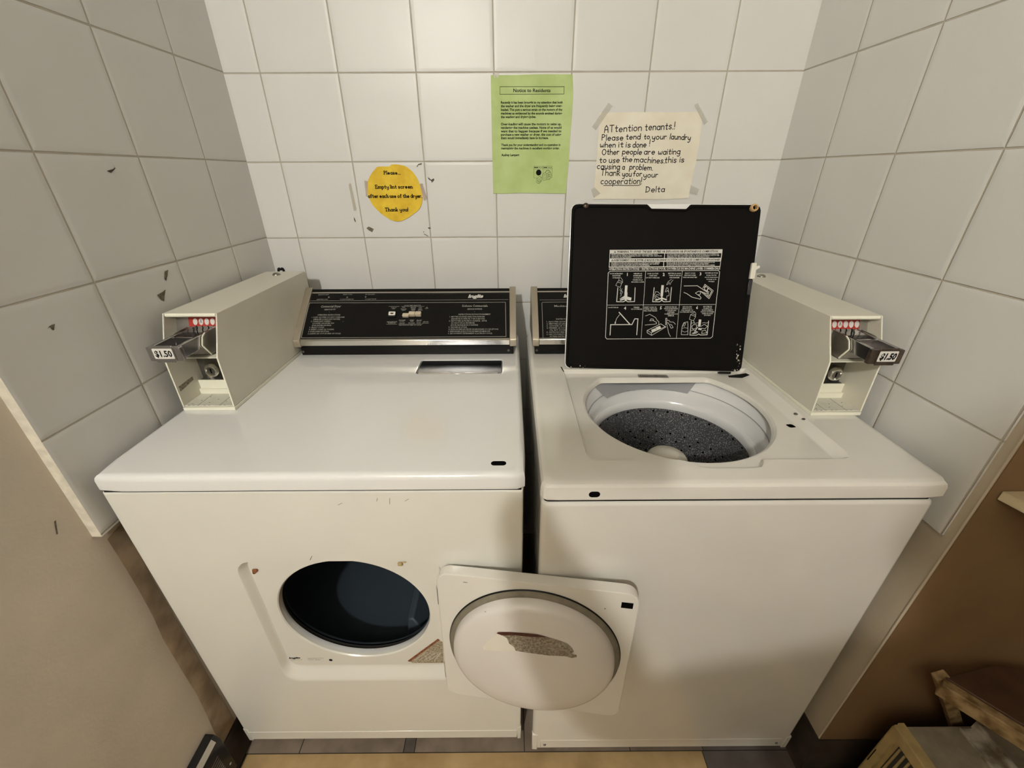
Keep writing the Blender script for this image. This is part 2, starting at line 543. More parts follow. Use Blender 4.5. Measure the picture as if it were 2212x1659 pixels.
WALL_MARKS=[[(-0.4207, 1.3808), (-0.4167, 1.3864), (-0.4135, 1.3839), (-0.4117, 1.3498), (-0.4097, 1.3181), (-0.4119, 1.313), (-0.4183, 1.313), (-0.4192, 1.3382)], [(-0.4212, 1.2968), (-0.4192, 1.2925), (-0.4171, 1.2839), (-0.4205, 1.2821), (-0.4221, 1.2891)], [(-0.3892, 1.2654), (-0.3818, 1.2698), (-0.3676, 1.2627), (-0.3742, 1.2539), (-0.3848, 1.2601)], [(-0.2222, 1.4273), (-0.2163, 1.4335), (-0.2055, 1.4357), (-0.2077, 1.4316), (-0.2167, 1.4301), (-0.2211, 1.425)], [(-0.1933, 1.4005), (-0.1906, 1.395), (-0.1859, 1.3941), (-0.1831, 1.3858), (-0.1754, 1.3925), (-0.1767, 1.3973), (-0.187, 1.3918), (-0.192, 1.3958)], [(-0.2184, 1.3815), (-0.2136, 1.3839), (-0.2093, 1.3827), (-0.2092, 1.3806), (-0.2167, 1.3802)], [(-0.2064, 1.2663), (-0.1989, 1.2668), (-0.1974, 1.2627), (-0.204, 1.2622)], [(-0.2211, 1.2549), (-0.2187, 1.2558), (-0.2187, 1.2522), (-0.221, 1.2522)], [(-0.2203, 1.2496), (-0.2069, 1.2424), (-0.208, 1.2409), (-0.2196, 1.2469)]]
LEFT_MARKS=[[(-0.4179, 1.2274), (-0.4072, 1.2286), (-0.4142, 1.2187), (-0.4233, 1.2083), (-0.4257, 1.2125)], [(-0.4597, 1.1875), (-0.4414, 1.1906), (-0.4333, 1.1926), (-0.442, 1.1814), (-0.4487, 1.1711), (-0.4546, 1.1755)], [(-0.684, 1.1933), (-0.6784, 1.1966), (-0.6693, 1.1972), (-0.6753, 1.1881), (-0.6777, 1.1901), (-0.6782, 1.1949)], [(-0.4602, 1.416), (-0.444, 1.4192), (-0.4393, 1.4202), (-0.4427, 1.4294), (-0.4396, 1.4223), (-0.4528, 1.4126)]]
GREEN_EDGE=[(-0.0085, 1.6335), (0.0517, 1.6336), (0.1038, 1.6348), (0.1519, 1.6349), (0.2021, 1.6344), (0.2062, 1.5951), (0.2058, 1.5435), (0.2038, 1.4897), (0.2039, 1.4333), (0.2013, 1.3844), (0.2, 1.3561), (0.141, 1.3568), (0.0736, 1.3587), (0.0287, 1.3569), (-0.0091, 1.357), (-0.0092, 1.4149), (-0.0093, 1.4905), (-0.0089, 1.5617)]
GREEN_TEXT=[('Notice to Residents', 0.0495, 1.5973, 0.1464, 1.597, 0.0074), ('Recently it has been brought to my attention that both', 0.0165, 1.5725, 0.1793, 1.5722, 0.0051), ('the washer and the dryer are frequently being over-', 0.0164, 1.5646, 0.1786, 1.5645, 0.0052), ('loaded. This puts a serious strain on the motors of the', 0.0163, 1.5565, 0.1791, 1.5562, 0.0052), ('machines as evidenced by the sounds emitted during', 0.0161, 1.5484, 0.1789, 1.5478, 0.0053), ('the washing and drying cycles.', 0.016, 1.5404, 0.1099, 1.5404, 0.0052), ('Over-loading will cause the motors to seize up,', 0.0157, 1.5239, 0.1786, 1.5236, 0.0053), ('rendering the machine useless. None of us would', 0.0156, 1.5158, 0.1791, 1.5155, 0.0054), ('want that to happen because if we needed to', 0.0154, 1.5077, 0.1795, 1.5074, 0.0054), ('purchase a new washer or dryer, the cost of using', 0.0153, 1.4999, 0.1792, 1.4993, 0.0055), ('them would immediately have to increase.', 0.0152, 1.4919, 0.1451, 1.4917, 0.0055), ('Thank you for your understanding and co-operation in', 0.016, 1.4756, 0.1785, 1.4754, 0.0052), ('maintaining the machines in excellent working order.', 0.0159, 1.4678, 0.1766, 1.4672, 0.0052), ('Audrey Lampert', 0.016, 1.4513, 0.0654, 1.4514, 0.0056)]
GREEN_STROKES=[(0.000595, [(0.0147, 1.6091), (0.1818, 1.6085), (0.1819, 1.5928), (0.0144, 1.5927), (0.0147, 1.6091)]), (0.00034, [(0.107, 1.426), (0.158, 1.4262), (0.1585, 1.3975), (0.153, 1.3969)]), (0.00034, [(0.107, 1.426), (0.1072, 1.3971), (0.1154, 1.3971)]), (0.00034, [(0.1326, 1.4259), (0.1328, 1.4064)]), (0.00034, [(0.1072, 1.4192), (0.158, 1.4196)]), (0.00136, [(0.1082, 1.4231), (0.118, 1.4231)]), (0.00136, [(0.1345, 1.423), (0.1432, 1.423)]), (0.00102, [(0.1224, 1.4231), (0.124, 1.423)]), (0.00102, [(0.1283, 1.423), (0.1296, 1.423)]), (0.00102, [(0.148, 1.4229), (0.1498, 1.4229)]), (0.00102, [(0.1537, 1.4229), (0.1555, 1.4229)]), (0.00042500000000000003, [(0.1154, 1.3957), (0.123, 1.4006), (0.129, 1.399), (0.1289, 1.3887), (0.1224, 1.3823), (0.1152, 1.3847), (0.1154, 1.3957)]), (0.00034, [(0.115, 1.3951), (0.1221, 1.3937), (0.129, 1.3986)]), (0.00034, [(0.1221, 1.3937), (0.1219, 1.3827)]), (0.00068, [(0.1177, 1.3907), (0.1205, 1.3867)]), (0.00051, [(0.124, 1.3897), (0.1277, 1.3922)]), (0.00051, [(0.124, 1.3867), (0.1278, 1.3891)]), (0.00042500000000000003, [(0.131, 1.4055), (0.1371, 1.4103), (0.1438, 1.4074), (0.1447, 1.3926), (0.1344, 1.3896), (0.1314, 1.3946), (0.131, 1.4055)]), (0.00034, [(0.1318, 1.4025), (0.144, 1.4015)]), (0.00034, [(0.1326, 1.3986), (0.1441, 1.3975)]), (0.00034, [(0.1331, 1.3946), (0.1442, 1.3946)]), (0.00042500000000000003, [(0.1438, 1.4074), (0.1481, 1.4103), (0.1547, 1.4083), (0.1572, 1.4024), (0.1514, 1.3925), (0.1447, 1.3926)]), (0.00034, [(0.1481, 1.4093), (0.1474, 1.3985), (0.1514, 1.3929)]), (0.00068, [(0.1392, 1.4107), (0.1418, 1.4146), (0.1457, 1.4162), (0.1505, 1.4146), (0.1536, 1.4103)]), (0.00068, [(0.1472, 1.4044), (0.1538, 1.4044)]), (0.00068, [(0.1484, 1.4005), (0.1539, 1.4008)]), (0.00051, [(0.135, 1.4054), (0.1416, 1.4054)])]
GREEN_DISC=((0.1203, 1.4104), 0.0074)
LID_RECTS=[[(0.1004, 0.1085), (0.3744, 0.1043), (0.3748, 0.1136), (0.1006, 0.1175)], [(0.1006, 0.1175), (0.102, 0.1174), (0.1021, 0.1291), (0.1008, 0.1291)], [(0.3727, 0.1137), (0.3748, 0.1136), (0.3744, 0.1247), (0.3727, 0.1247)], [(0.2348, 0.1155), (0.2364, 0.1155), (0.2365, 0.1269), (0.2349, 0.1269)], [(0.1008, 0.1288), (0.3744, 0.1244), (0.3738, 0.1331), (0.1007, 0.1376)], [(0.1007, 0.1376), (0.1021, 0.1376), (0.1023, 0.1489), (0.1007, 0.1489)], [(0.3725, 0.1331), (0.3738, 0.1331), (0.3738, 0.1447), (0.3725, 0.1447)], [(0.2342, 0.1354), (0.2358, 0.1354), (0.2362, 0.147), (0.2346, 0.1471)], [(0.1007, 0.1487), (0.3737, 0.1442), (0.3738, 0.1461), (0.1007, 0.1508)]]
LID_TEXT=[('WARNING: TO AVOID THE RISK OF FIRE OR EXPLOSION OR SPONTANEOUS COMBUSTION', 0.1179, 0.115, 0.3631, 0.1115, 0.0047, 0), ("AVERTISSEMENT: POUR EVITER LE RISQUE D'INCENDIE OU D'EXPLOSION OU DE COMBUSTION SPONTANEE", 0.1111, 0.1353, 0.3704, 0.131, 0.0043, 0), ('NEVER PLACE ITEMS IN THE WASHER THAT ARE DAMPENED WITH', 0.1051, 0.1208, 0.2183, 0.1194, 0.0026, 1), ('GASOLINE OR OTHER FLAMMABLE FLUIDS. THE FUMES CAN CREATE AN', 0.1053, 0.1244, 0.2289, 0.1228, 0.0027, 1), ('EXPLOSION OR FIRE HAZARD.', 0.1056, 0.1279, 0.1553, 0.1271, 0.0026, 1), ('DO NOT WASH OR DRY ITEMS STAINED WITH VEGETABLE OR COOKING OIL', 0.2417, 0.1188, 0.3668, 0.1168, 0.0026, 1), ('BECAUSE THEY MAY CONTAIN SOME OIL AFTER LAUNDERING. DUE TO THE', 0.242, 0.1224, 0.368, 0.1203, 0.0027, 1), ('REMAINING OIL, THE FABRIC MAY SMOKE OR CATCH FIRE BY ITSELF.', 0.2423, 0.1259, 0.3449, 0.1241, 0.0026, 1), ('NE JAMAIS PLACER DES ARTICLES DANS LA LAVEUSE QUI SONT IMBIBES', 0.1059, 0.141, 0.2255, 0.1391, 0.0026, 1), ("D'ESSENCE OU D'UN AUTRE LIQUIDE INFLAMMABLE. LES VAPEURS", 0.1061, 0.1445, 0.2234, 0.1425, 0.0027, 1), ('PEUVENT CAUSER UNE EXPLOSION OU UN INCENDIE.', 0.1063, 0.1479, 0.2014, 0.1462, 0.0027, 1), ("NE PAS LAVER NI SECHER DES ARTICLES TACHES D'HUILE VEGETALE OU DE", 0.2418, 0.1389, 0.3588, 0.1368, 0.0026, 1), ("CUISSON PARCE QU'ILS PEUVENT CONTENIR DE L'HUILE APRES", 0.2421, 0.1422, 0.3442, 0.1402, 0.0027, 1), ('LE LAVAGE. LE TISSU PEUT FUMER OU PRENDRE FEU DE LUI-MEME.', 0.2424, 0.1454, 0.3603, 0.1433, 0.0026, 1), ('OPERATING INSTRUCTIONS • INSTRUCTIONS POUR COUVERCLE DE MACHINE LAVER COMMERCIALE', 0.1009, 0.1569, 0.3738, 0.152, 0.0047, 1), ('1', 0.1452, 0.1703, 0.15, 0.1703, 0.0069, 1), ('2', 0.235, 0.1692, 0.2398, 0.1692, 0.0068, 1), ('3', 0.325, 0.167, 0.3297, 0.167, 0.0068, 1), ('4', 0.1452, 0.2535, 0.1501, 0.2534, 0.0071, 1), ('5', 0.2349, 0.2514, 0.2398, 0.2514, 0.0071, 1), ('6', 0.3247, 0.2492, 0.3295, 0.2492, 0.007, 1), ('POUR DETERGENT', 0.1042, 0.1669, 0.1364, 0.1665, 0.0027, 1), ('IN BOTTOM', 0.111, 0.1719, 0.1303, 0.1716, 0.0027, 1), ('OF BASKET', 0.1113, 0.1769, 0.1306, 0.1767, 0.0027, 1), ('VERSER LE', 0.1629, 0.1662, 0.1837, 0.1659, 0.0027, 1), ('DETERGENT', 0.1628, 0.1712, 0.1845, 0.171, 0.0026, 1), ('AU FOND DU', 0.1636, 0.1763, 0.1845, 0.176, 0.0027, 1), ('PANIER DE LA', 0.1623, 0.1813, 0.1864, 0.181, 0.0026, 1), ('MACHINE A LAVER', 0.1591, 0.1864, 0.1904, 0.186, 0.0026, 1), ('LOAD CLOTHES', 0.197, 0.1656, 0.2241, 0.1653, 0.0026, 1), ('- SORT AND', 0.2006, 0.1706, 0.2214, 0.1704, 0.0027, 1), ('DO NOT OVERLOAD', 0.195, 0.1757, 0.2278, 0.1753, 0.0027, 1), ('METTRE LE LINGE', 0.2483, 0.1647, 0.2793, 0.1643, 0.0027, 1), ('- TRIER ET NE PAS', 0.2487, 0.1697, 0.2797, 0.1693, 0.0027, 1), ('SURCHARGER', 0.2523, 0.1747, 0.277, 0.1744, 0.0027, 1), ('SELECT CYCLE', 0.2888, 0.1636, 0.3142, 0.1633, 0.0027, 1), ('(PRE-WASH WARM)', 0.2881, 0.1686, 0.3158, 0.1683, 0.0027, 1), ('WASH AND RINSE TEMP', 0.2851, 0.1736, 0.3197, 0.1732, 0.0026, 1), ('CHOISIR LE CYCLE', 0.3378, 0.1624, 0.3694, 0.162, 0.0027, 1), ('(Lavage deja fait)', 0.3419, 0.1673, 0.3664, 0.167, 0.0026, 1), ('avec la temperature', 0.3384, 0.1724, 0.3708, 0.172, 0.0027, 1), ('de lavage et de', 0.3429, 0.1773, 0.3674, 0.177, 0.0026, 1), ('rincage)', 0.3486, 0.1823, 0.3628, 0.1821, 0.0027, 1), ('CLOSE THE LID', 0.1048, 0.2502, 0.1309, 0.2498, 0.0027, 1), ('FERMER', 0.1692, 0.2489, 0.1838, 0.2487, 0.0027, 1), ('LE COUVERCLE', 0.1634, 0.2535, 0.1903, 0.2531, 0.0027, 1), ('INSERT COINS OR', 0.1955, 0.2482, 0.2263, 0.2477, 0.0028, 1), ('TOKENS - MACHINE', 0.1946, 0.2527, 0.2279, 0.2522, 0.0027, 1), ('WILL START FILLING', 0.195, 0.2573, 0.2283, 0.2567, 0.0028, 1), ('INTRODUIRE LES', 0.2478, 0.2467, 0.2768, 0.2463, 0.0027, 1), ('PIECES DE MONNAIE', 0.2457, 0.2511, 0.2797, 0.2506, 0.0027, 1), ('OU LES JETONS -', 0.2485, 0.2554, 0.2776, 0.255, 0.0027, 1), ("L'APPAREIL", 0.2546, 0.2597, 0.2724, 0.2594, 0.0027, 1), ('COMMENCERA A SE', 0.2472, 0.2642, 0.2804, 0.2637, 0.0027, 1), ('REMPLIR', 0.2565, 0.2684, 0.2719, 0.2682, 0.0027, 1), ('ADD DILUTED', 0.2909, 0.2457, 0.3142, 0.2454, 0.0027, 1), ('BLEACH TO A', 0.2913, 0.2501, 0.3147, 0.2497, 0.0028, 1), ('FULL BASKET OF', 0.2889, 0.2545, 0.3179, 0.254, 0.0028, 1), ('CLOTHES AND WATER', 0.2853, 0.2589, 0.3223, 0.2583, 0.0028, 1), ('AJOUTER DE', 0.3418, 0.2443, 0.3634, 0.244, 0.0027, 1), ("L'AGENT DE", 0.3426, 0.2486, 0.3635, 0.2483, 0.0027, 1), ('BLANCHIMENT', 0.3399, 0.253, 0.3671, 0.2526, 0.0027, 1), ('DILUE A UN PANIER', 0.3375, 0.2574, 0.3704, 0.2569, 0.0027, 1), ('PLEIN DE LINGE', 0.3411, 0.2617, 0.3676, 0.2613, 0.0027, 1), ("ET D'EAU", 0.3468, 0.266, 0.3629, 0.2657, 0.0028, 1)]
LID_STROKES=[(0.00133, [(0.1046, 0.1595), (0.3698, 0.1545), (0.3733, 0.1579), (0.3729, 0.318), (0.368, 0.322), (0.1064, 0.3289), (0.1025, 0.3247), (0.1, 0.1635), (0.1046, 0.1595)]), (0.00089, [(0.1924, 0.1582), (0.1936, 0.325)]), (0.00089, [(0.2822, 0.1562), (0.2827, 0.3226)]), (0.00089, [(0.103, 0.243), (0.3714, 0.2373)]), (0.00104, [(0.1115, 0.1146), (0.1136, 0.1111), (0.1159, 0.1145), (0.1115, 0.1146)]), (0.00104, [(0.1063, 0.1348), (0.1083, 0.1313), (0.1105, 0.1347), (0.1063, 0.1348)]), (0.00178, [(0.1261, 0.1996), (0.1254, 0.2341), (0.1425, 0.2341), (0.1479, 0.2305), (0.1534, 0.234), (0.17, 0.2331), (0.1692, 0.199)]), (0.00623, [(0.1469, 0.1961), (0.1468, 0.2145)]), (0.00742, [(0.1473, 0.2137), (0.1474, 0.2177)]), (0.00445, [(0.1472, 0.2193), (0.1354, 0.2259), (0.1474, 0.2225), (0.1598, 0.2255)]), (0.00326, [(0.1349, 0.2299), (0.1477, 0.2265), (0.16, 0.229)]), (0.00386, [(0.1471, 0.2177), (0.1479, 0.2305)]), (0.00074, [(0.124, 0.1861), (0.1204, 0.1941), (0.132, 0.1987), (0.1351, 0.1883), (0.124, 0.1861)]), (0.00074, [(0.124, 0.1861), (0.1269, 0.1821), (0.1326, 0.1828), (0.1369, 0.1867), (0.1351, 0.1883)]), (0.00074, [(0.1275, 0.1781), (0.1273, 0.1821)]), (0.00074, [(0.1321, 0.1749), (0.1366, 0.1812), (0.1369, 0.1867)]), (0.00074, [(0.133, 0.2003), (0.1316, 0.2051), (0.1351, 0.2082), (0.133, 0.2131), (0.136, 0.217), (0.134, 0.2211)]), (0.00074, [(0.1366, 0.2018), (0.1353, 0.2058), (0.1384, 0.2098), (0.1363, 0.2146)]), (0.00178, [(0.2164, 0.1984), (0.2154, 0.2327), (0.2324, 0.2328), (0.2377, 0.2292), (0.2434, 0.2326), (0.2589, 0.2317), (0.2591, 0.197)]), (0.00623, [(0.2369, 0.1944), (0.2367, 0.2164)]), (0.00386, [(0.2366, 0.2148), (0.2377, 0.2284)]), (0.00326, [(0.224, 0.2286), (0.2373, 0.2236), (0.2489, 0.2274)]), (0.00089, [(0.2183, 0.2183), (0.2207, 0.2078), (0.2272, 0.2086), (0.2316, 0.2133)]), (0.00089, [(0.2186, 0.2214), (0.2245, 0.215), (0.2311, 0.2165)]), (0.00089, [(0.2189, 0.2254), (0.2241, 0.2198), (0.2308, 0.2229)]), (0.00089, [(0.2208, 0.2294), (0.2245, 0.2246)]), (0.00089, [(0.2449, 0.2083), (0.2472, 0.198), (0.2505, 0.1987), (0.2538, 0.2098)]), (0.00089, [(0.2465, 0.2083), (0.2501, 0.2043), (0.2521, 0.2082)]), (0.00089, [(0.2548, 0.2114), (0.2545, 0.2177), (0.2497, 0.2178), (0.2494, 0.2242)]), (0.00074, [(0.2574, 0.1773), (0.2499, 0.1829), (0.2463, 0.1908), (0.2497, 0.19), (0.2524, 0.1844), (0.2549, 0.1907), (0.2572, 0.1844), (0.2615, 0.1788)]), (0.00133, [(0.29, 0.1931), (0.3226, 0.1922), (0.3506, 0.2092), (0.3516, 0.2113), (0.3493, 0.2119), (0.3311, 0.2055)]), (0.00133, [(0.2911, 0.2089), (0.2981, 0.2115), (0.3117, 0.2201), (0.333, 0.2249), (0.3346, 0.2214), (0.3271, 0.2135)]), (0.00119, [(0.3263, 0.2056), (0.3195, 0.2101), (0.3281, 0.2159), (0.332, 0.2119), (0.3311, 0.2058), (0.3263, 0.2056)]), (0.00104, [(0.3366, 0.1975), (0.3405, 0.1883), (0.3627, 0.2035), (0.3545, 0.2235), (0.3336, 0.2071)]), (0.00104, [(0.3397, 0.1967), (0.3416, 0.1919), (0.3588, 0.2043), (0.3532, 0.2195), (0.3377, 0.2078)]), (0.00133, [(0.3426, 0.1935), (0.3401, 0.2006), (0.3469, 0.2045), (0.3491, 0.1982)]), (0.00133, [(0.3495, 0.1989), (0.3478, 0.2053), (0.3527, 0.2068)]), (0.00133, [(0.3589, 0.2051), (0.3551, 0.2147), (0.3496, 0.2148)]), (0.00208, [(0.1138, 0.3186), (0.1139, 0.2921), (0.1676, 0.2909), (0.1739, 0.2763), (0.1818, 0.2762), (0.1817, 0.3166)]), (0.00237, [(0.1333, 0.2607), (0.1626, 0.2905)]), (0.00104, [(0.1348, 0.2664), (0.128, 0.2763), (0.1253, 0.2854)]), (0.00267, [(0.1253, 0.2854), (0.1252, 0.2887)]), (0.00104, [(0.2003, 0.2686), (0.2106, 0.2643), (0.2259, 0.2722), (0.23, 0.2787), (0.2349, 0.2827), (0.235, 0.2884)]), (0.00104, [(0.2009, 0.2915), (0.224, 0.2891), (0.2296, 0.2877), (0.2293, 0.2844), (0.2199, 0.2797), (0.2119, 0.2806), (0.2147, 0.2757), (0.2205, 0.2764), (0.2216, 0.28)]), (0.00119, [(0.2072, 0.3053), (0.2402, 0.2878), (0.2539, 0.2955), (0.2197, 0.3175), (0.2077, 0.3111), (0.2072, 0.3053), (0.2183, 0.3109), (0.2197, 0.3175)]), (0.00119, [(0.2183, 0.3109), (0.2522, 0.2947)]), (0.00712, [(0.2212, 0.3056), (0.2267, 0.3033)]), (0.00712, [(0.2321, 0.2995), (0.2377, 0.2971)]), (0.00119, [(0.2526, 0.2906), (0.2517, 0.2734), (0.2544, 0.2734), (0.2549, 0.2889)]), (0.00104, [(0.2549, 0.2782), (0.2606, 0.279), (0.2625, 0.2825), (0.2715, 0.2829), (0.2769, 0.2882)]), (0.00104, [(0.2547, 0.2856), (0.2587, 0.2847), (0.2672, 0.2985), (0.2719, 0.2968), (0.2681, 0.2903), (0.2639, 0.2887)]), (0.00104, [(0.2558, 0.2889), (0.2617, 0.3101), (0.2674, 0.3199)]), (0.00178, [(0.3159, 0.2797), (0.316, 0.3149), (0.3323, 0.3151), (0.3377, 0.3117), (0.3428, 0.3144), (0.3589, 0.3133), (0.3591, 0.2786)]), (0.00623, [(0.3375, 0.2777), (0.3372, 0.2907)]), (0.00089, [(0.3172, 0.2853), (0.3211, 0.2836), (0.3261, 0.2852), (0.3324, 0.2835)]), (0.00089, [(0.3438, 0.2841), (0.3485, 0.2827), (0.3535, 0.2842), (0.3582, 0.2822)]), (0.00104, [(0.2938, 0.3128), (0.2944, 0.2931), (0.2976, 0.2841), (0.3071, 0.2814), (0.3085, 0.2879), (0.3107, 0.3142), (0.2947, 0.3145), (0.2938, 0.3128)]), (0.00089, [(0.296, 0.2931), (0.2993, 0.2848), (0.3027, 0.2864), (0.2993, 0.2938)]), (0.00074, [(0.2941, 0.2988), (0.3012, 0.2963), (0.3091, 0.2978)]), (0.00074, [(0.2946, 0.3046), (0.3023, 0.3077), (0.3098, 0.3043)]), (0.00089, [(0.3127, 0.2635), (0.3109, 0.2752), (0.3214, 0.2788), (0.3257, 0.2681), (0.3127, 0.2635)]), (0.00089, [(0.3127, 0.2635), (0.3173, 0.261), (0.324, 0.2633), (0.3257, 0.2681)]), (0.00074, [(0.3216, 0.2552), (0.3256, 0.26), (0.3257, 0.2649)]), (0.00089, [(0.3219, 0.2787), (0.3243, 0.2836)]), (0.00104, [(0.3187, 0.2927), (0.3231, 0.2877), (0.3314, 0.2892), (0.3291, 0.299), (0.3202, 0.2992), (0.3187, 0.2927)]), (0.00104, [(0.3182, 0.3042), (0.3244, 0.3008), (0.3283, 0.3073), (0.3205, 0.3107)]), (0.00445, [(0.3372, 0.2989), (0.3421, 0.2996)]), (0.00104, [(0.3414, 0.2923), (0.349, 0.2872), (0.3576, 0.292), (0.3518, 0.2986), (0.3435, 0.2971)]), (0.00104, [(0.3458, 0.3037), (0.3537, 0.3019), (0.3576, 0.3084), (0.3448, 0.3103), (0.3458, 0.3037)]), (0.00237, [(0.3237, 0.3106), (0.3317, 0.3089)]), (0.00178, [(0.3335, 0.2949), (0.328, 0.304), (0.3348, 0.3072)])]
LID_NOTCH=[(0.0031, 0.0011), (0.1852, 0.0002), (0.1948, 0.0096), (0.2778, 0.0102), (0.2859, 0.0028), (0.4566, 0.0051)]
LID_PTS={'grom': (0.4354, 0.0036), 'scr': (0.036, -0.0007), 'strikeT': (0.4544, 0.139), 'strikeB': (0.4521, 0.176)}
CON_TEXT=[('Commercial Dryer', -0.5032, 0.1077, -0.4462, 0.1079, 0.0072), ('HEAVY DUTY', -0.4909, 0.0979, -0.4593, 0.0985, 0.0045), ('OPERATING INSTRUCTIONS', -0.5068, 0.0801, -0.4426, 0.08, 0.0044), ('1. LOAD CLOTHES. DO NOT OVERLOAD', -0.5215, 0.0727, -0.429, 0.0724, 0.004), ('(SMALLER LOADS DRY FASTER)', -0.516, 0.0658, -0.4406, 0.0657, 0.004), ('2. CLEAN LINT SCREEN -', -0.5213, 0.0589, -0.4639, 0.059, 0.004), ('LOCATED ON DRYER TOP', -0.5151, 0.0521, -0.455, 0.0522, 0.0039), ('(FOR FASTER DRYING)', -0.5156, 0.0453, -0.4622, 0.0454, 0.0039), ('3. SELECT CYCLE.', -0.5215, 0.0386, -0.4799, 0.0388, 0.0039), ('4. INSERT COINS OR TOKENS.', -0.5214, 0.0319, -0.4512, 0.032, 0.0039), ('5. PUSH START BUTTON.', -0.5215, 0.0252, -0.4639, 0.0254, 0.0039), ('6. LIGHTS GO OUT AT END OF CYCLE.', -0.5215, 0.0185, -0.4303, 0.0186, 0.0039), ('Sécheuse Commerciale', -0.0996, 0.1073, -0.0263, 0.107, 0.007), ('SERVICE INTENSE', -0.084, 0.0971, -0.0423, 0.0972, 0.0045), ('INSTRUCTIONS DE FONCTIONNEMENT', -0.1081, 0.0792, -0.0178, 0.079, 0.0045), ('1. METTRE LE LINGE SANS SURCHARGER', -0.1333, 0.0716, -0.0335, 0.0712, 0.0042), ("(SECHE PLUS VITE S'IL Y EN A MOINS)", -0.1282, 0.0646, -0.0336, 0.0642, 0.0041), ('2. NETTOYER LE FILTRE A CHARPIE - SITUE', -0.1341, 0.0577, -0.0281, 0.0573, 0.0041), ('AU HAUT DE LA SECHEUSE.', -0.1279, 0.0508, -0.0611, 0.0506, 0.004), ('(POUR SECHAGE PLUS RAPIDE)', -0.1282, 0.0439, -0.0522, 0.0437, 0.0041), ('3. CHOISIR LE CYCLE.', -0.134, 0.0371, -0.0824, 0.037, 0.004), ('4. INTRODUIRE LES PIECES DE MONNAIE OU LES JETONS.', -0.1336, 0.0303, 0.0056, 0.0297, 0.004), ('5. ENFONCER LE BOUTON DE MISE EN MARCHE.', -0.134, 0.0235, -0.0173, 0.0231, 0.004), ("6. LES VOYANTS S'ETEIGNENT A LA FIN DU CYCLE.", -0.1343, 0.0168, -0.0115, 0.0163, 0.004), ('PUSH TO', -0.3014, 0.1045, -0.2859, 0.1046, 0.0026), ('START', -0.2987, 0.1008, -0.2894, 0.1009, 0.0026), ('ENFONCER POUR', -0.3075, 0.056, -0.2795, 0.0562, 0.0033), ('EN MARCHE', -0.3037, 0.0524, -0.2832, 0.0526, 0.0029), ('CYCLE TEMP SELECTOR', -0.2657, 0.1117, -0.2175, 0.1119, 0.0027), ('HIGH', -0.2698, 0.1052, -0.2618, 0.1053, 0.0029), ('MEDIUM', -0.2456, 0.1048, -0.2319, 0.1049, 0.0029), ('LOW', -0.2228, 0.1047, -0.2144, 0.1048, 0.0029), ('REGULAR', -0.2732, 0.0996, -0.2573, 0.0997, 0.0029), ('PERM.', -0.2446, 0.0996, -0.2311, 0.0997, 0.0029), ('KNITS', -0.2231, 0.0995, -0.2133, 0.0996, 0.0029), ('HEAVY', -0.2703, 0.0954, -0.2592, 0.0955, 0.0029), ('PRESS', -0.2431, 0.0954, -0.2326, 0.0955, 0.0029), ('GENTLE', -0.2251, 0.0953, -0.212, 0.0954, 0.0029), ('AIR', -0.2021, 0.1047, -0.1973, 0.1049, 0.0029), ('FLUFF', -0.2042, 0.1007, -0.1959, 0.1008, 0.0029), ('REGULIER', -0.2746, 0.0617, -0.2558, 0.0618, 0.0028), ('APPRET', -0.2448, 0.0617, -0.232, 0.0618, 0.0028), ('TRICOTS', -0.2252, 0.0614, -0.2111, 0.0615, 0.0028), ('LOURD', -0.2718, 0.058, -0.2593, 0.0581, 0.0028), ('PERM.', -0.2429, 0.0582, -0.2332, 0.0583, 0.0028), ('DELICAT', -0.2249, 0.0584, -0.2116, 0.0585, 0.0028), ('ELEVE', -0.2719, 0.0521, -0.2579, 0.0522, 0.0027), ('MOYENNE', -0.2467, 0.0523, -0.2298, 0.0523, 0.0028), ('BASSE', -0.2239, 0.0525, -0.2127, 0.0526, 0.0028), ('AIR DE', -0.207, 0.0561, -0.1919, 0.0562, 0.0028), ('SECHAGE', -0.2079, 0.0517, -0.1911, 0.0517, 0.0027), ('SELECTEUR DE TEMP. DU CYCLE', -0.2728, 0.0454, -0.2105, 0.0452, 0.0028), ('READING WAIT', -0.518, 0.1509, -0.4874, 0.1512, 0.0029), ('INSERT COINS', -0.4463, 0.1509, -0.4203, 0.1512, 0.0029), ('IN USE LIGHT', -0.3815, 0.1509, -0.3543, 0.1512, 0.0029), ("ARRETEZ L'ARR", -0.5199, 0.1344, -0.4875, 0.1346, 0.0028), ('VOYANT EN MARCHE', -0.4524, 0.1344, -0.4138, 0.1346, 0.0028), ('VOYANT SECHE', -0.3802, 0.1344, -0.3482, 0.1346, 0.0028)]
CON_LOGO=(-0.0836, 0.1389, -0.041, 0.139, 0.0107)
CON_LINES=[(0.0011, [(-0.5362, 0.1237), (0.0244, 0.1223), (0.0259, 0.0076), (-0.5357, 0.007), (-0.5372, 0.0091), (-0.5381, 0.1214), (-0.5362, 0.1237)]), (0.0008, [(-0.5404, 0.1307), (0.0321, 0.1317)]), (0.0007, [(-0.3086, 0.1098), (-0.2791, 0.1096)]), (0.0007, [(-0.3084, 0.0499), (-0.2787, 0.0497)]), (0.0006, [(-0.2734, 0.1094), (-0.2076, 0.1094)]), (0.0006, [(-0.2748, 0.0499), (-0.207, 0.0498)])]
CON_DOTS=[(-0.4754, 0.0913), (-0.063, 0.0902), (-0.4309, 0.0599), (-0.2201, 0.0002)]
CON_LAMPS=[(-0.486, 0.1431), (-0.4329, 0.1427), (-0.3797, 0.1438)]
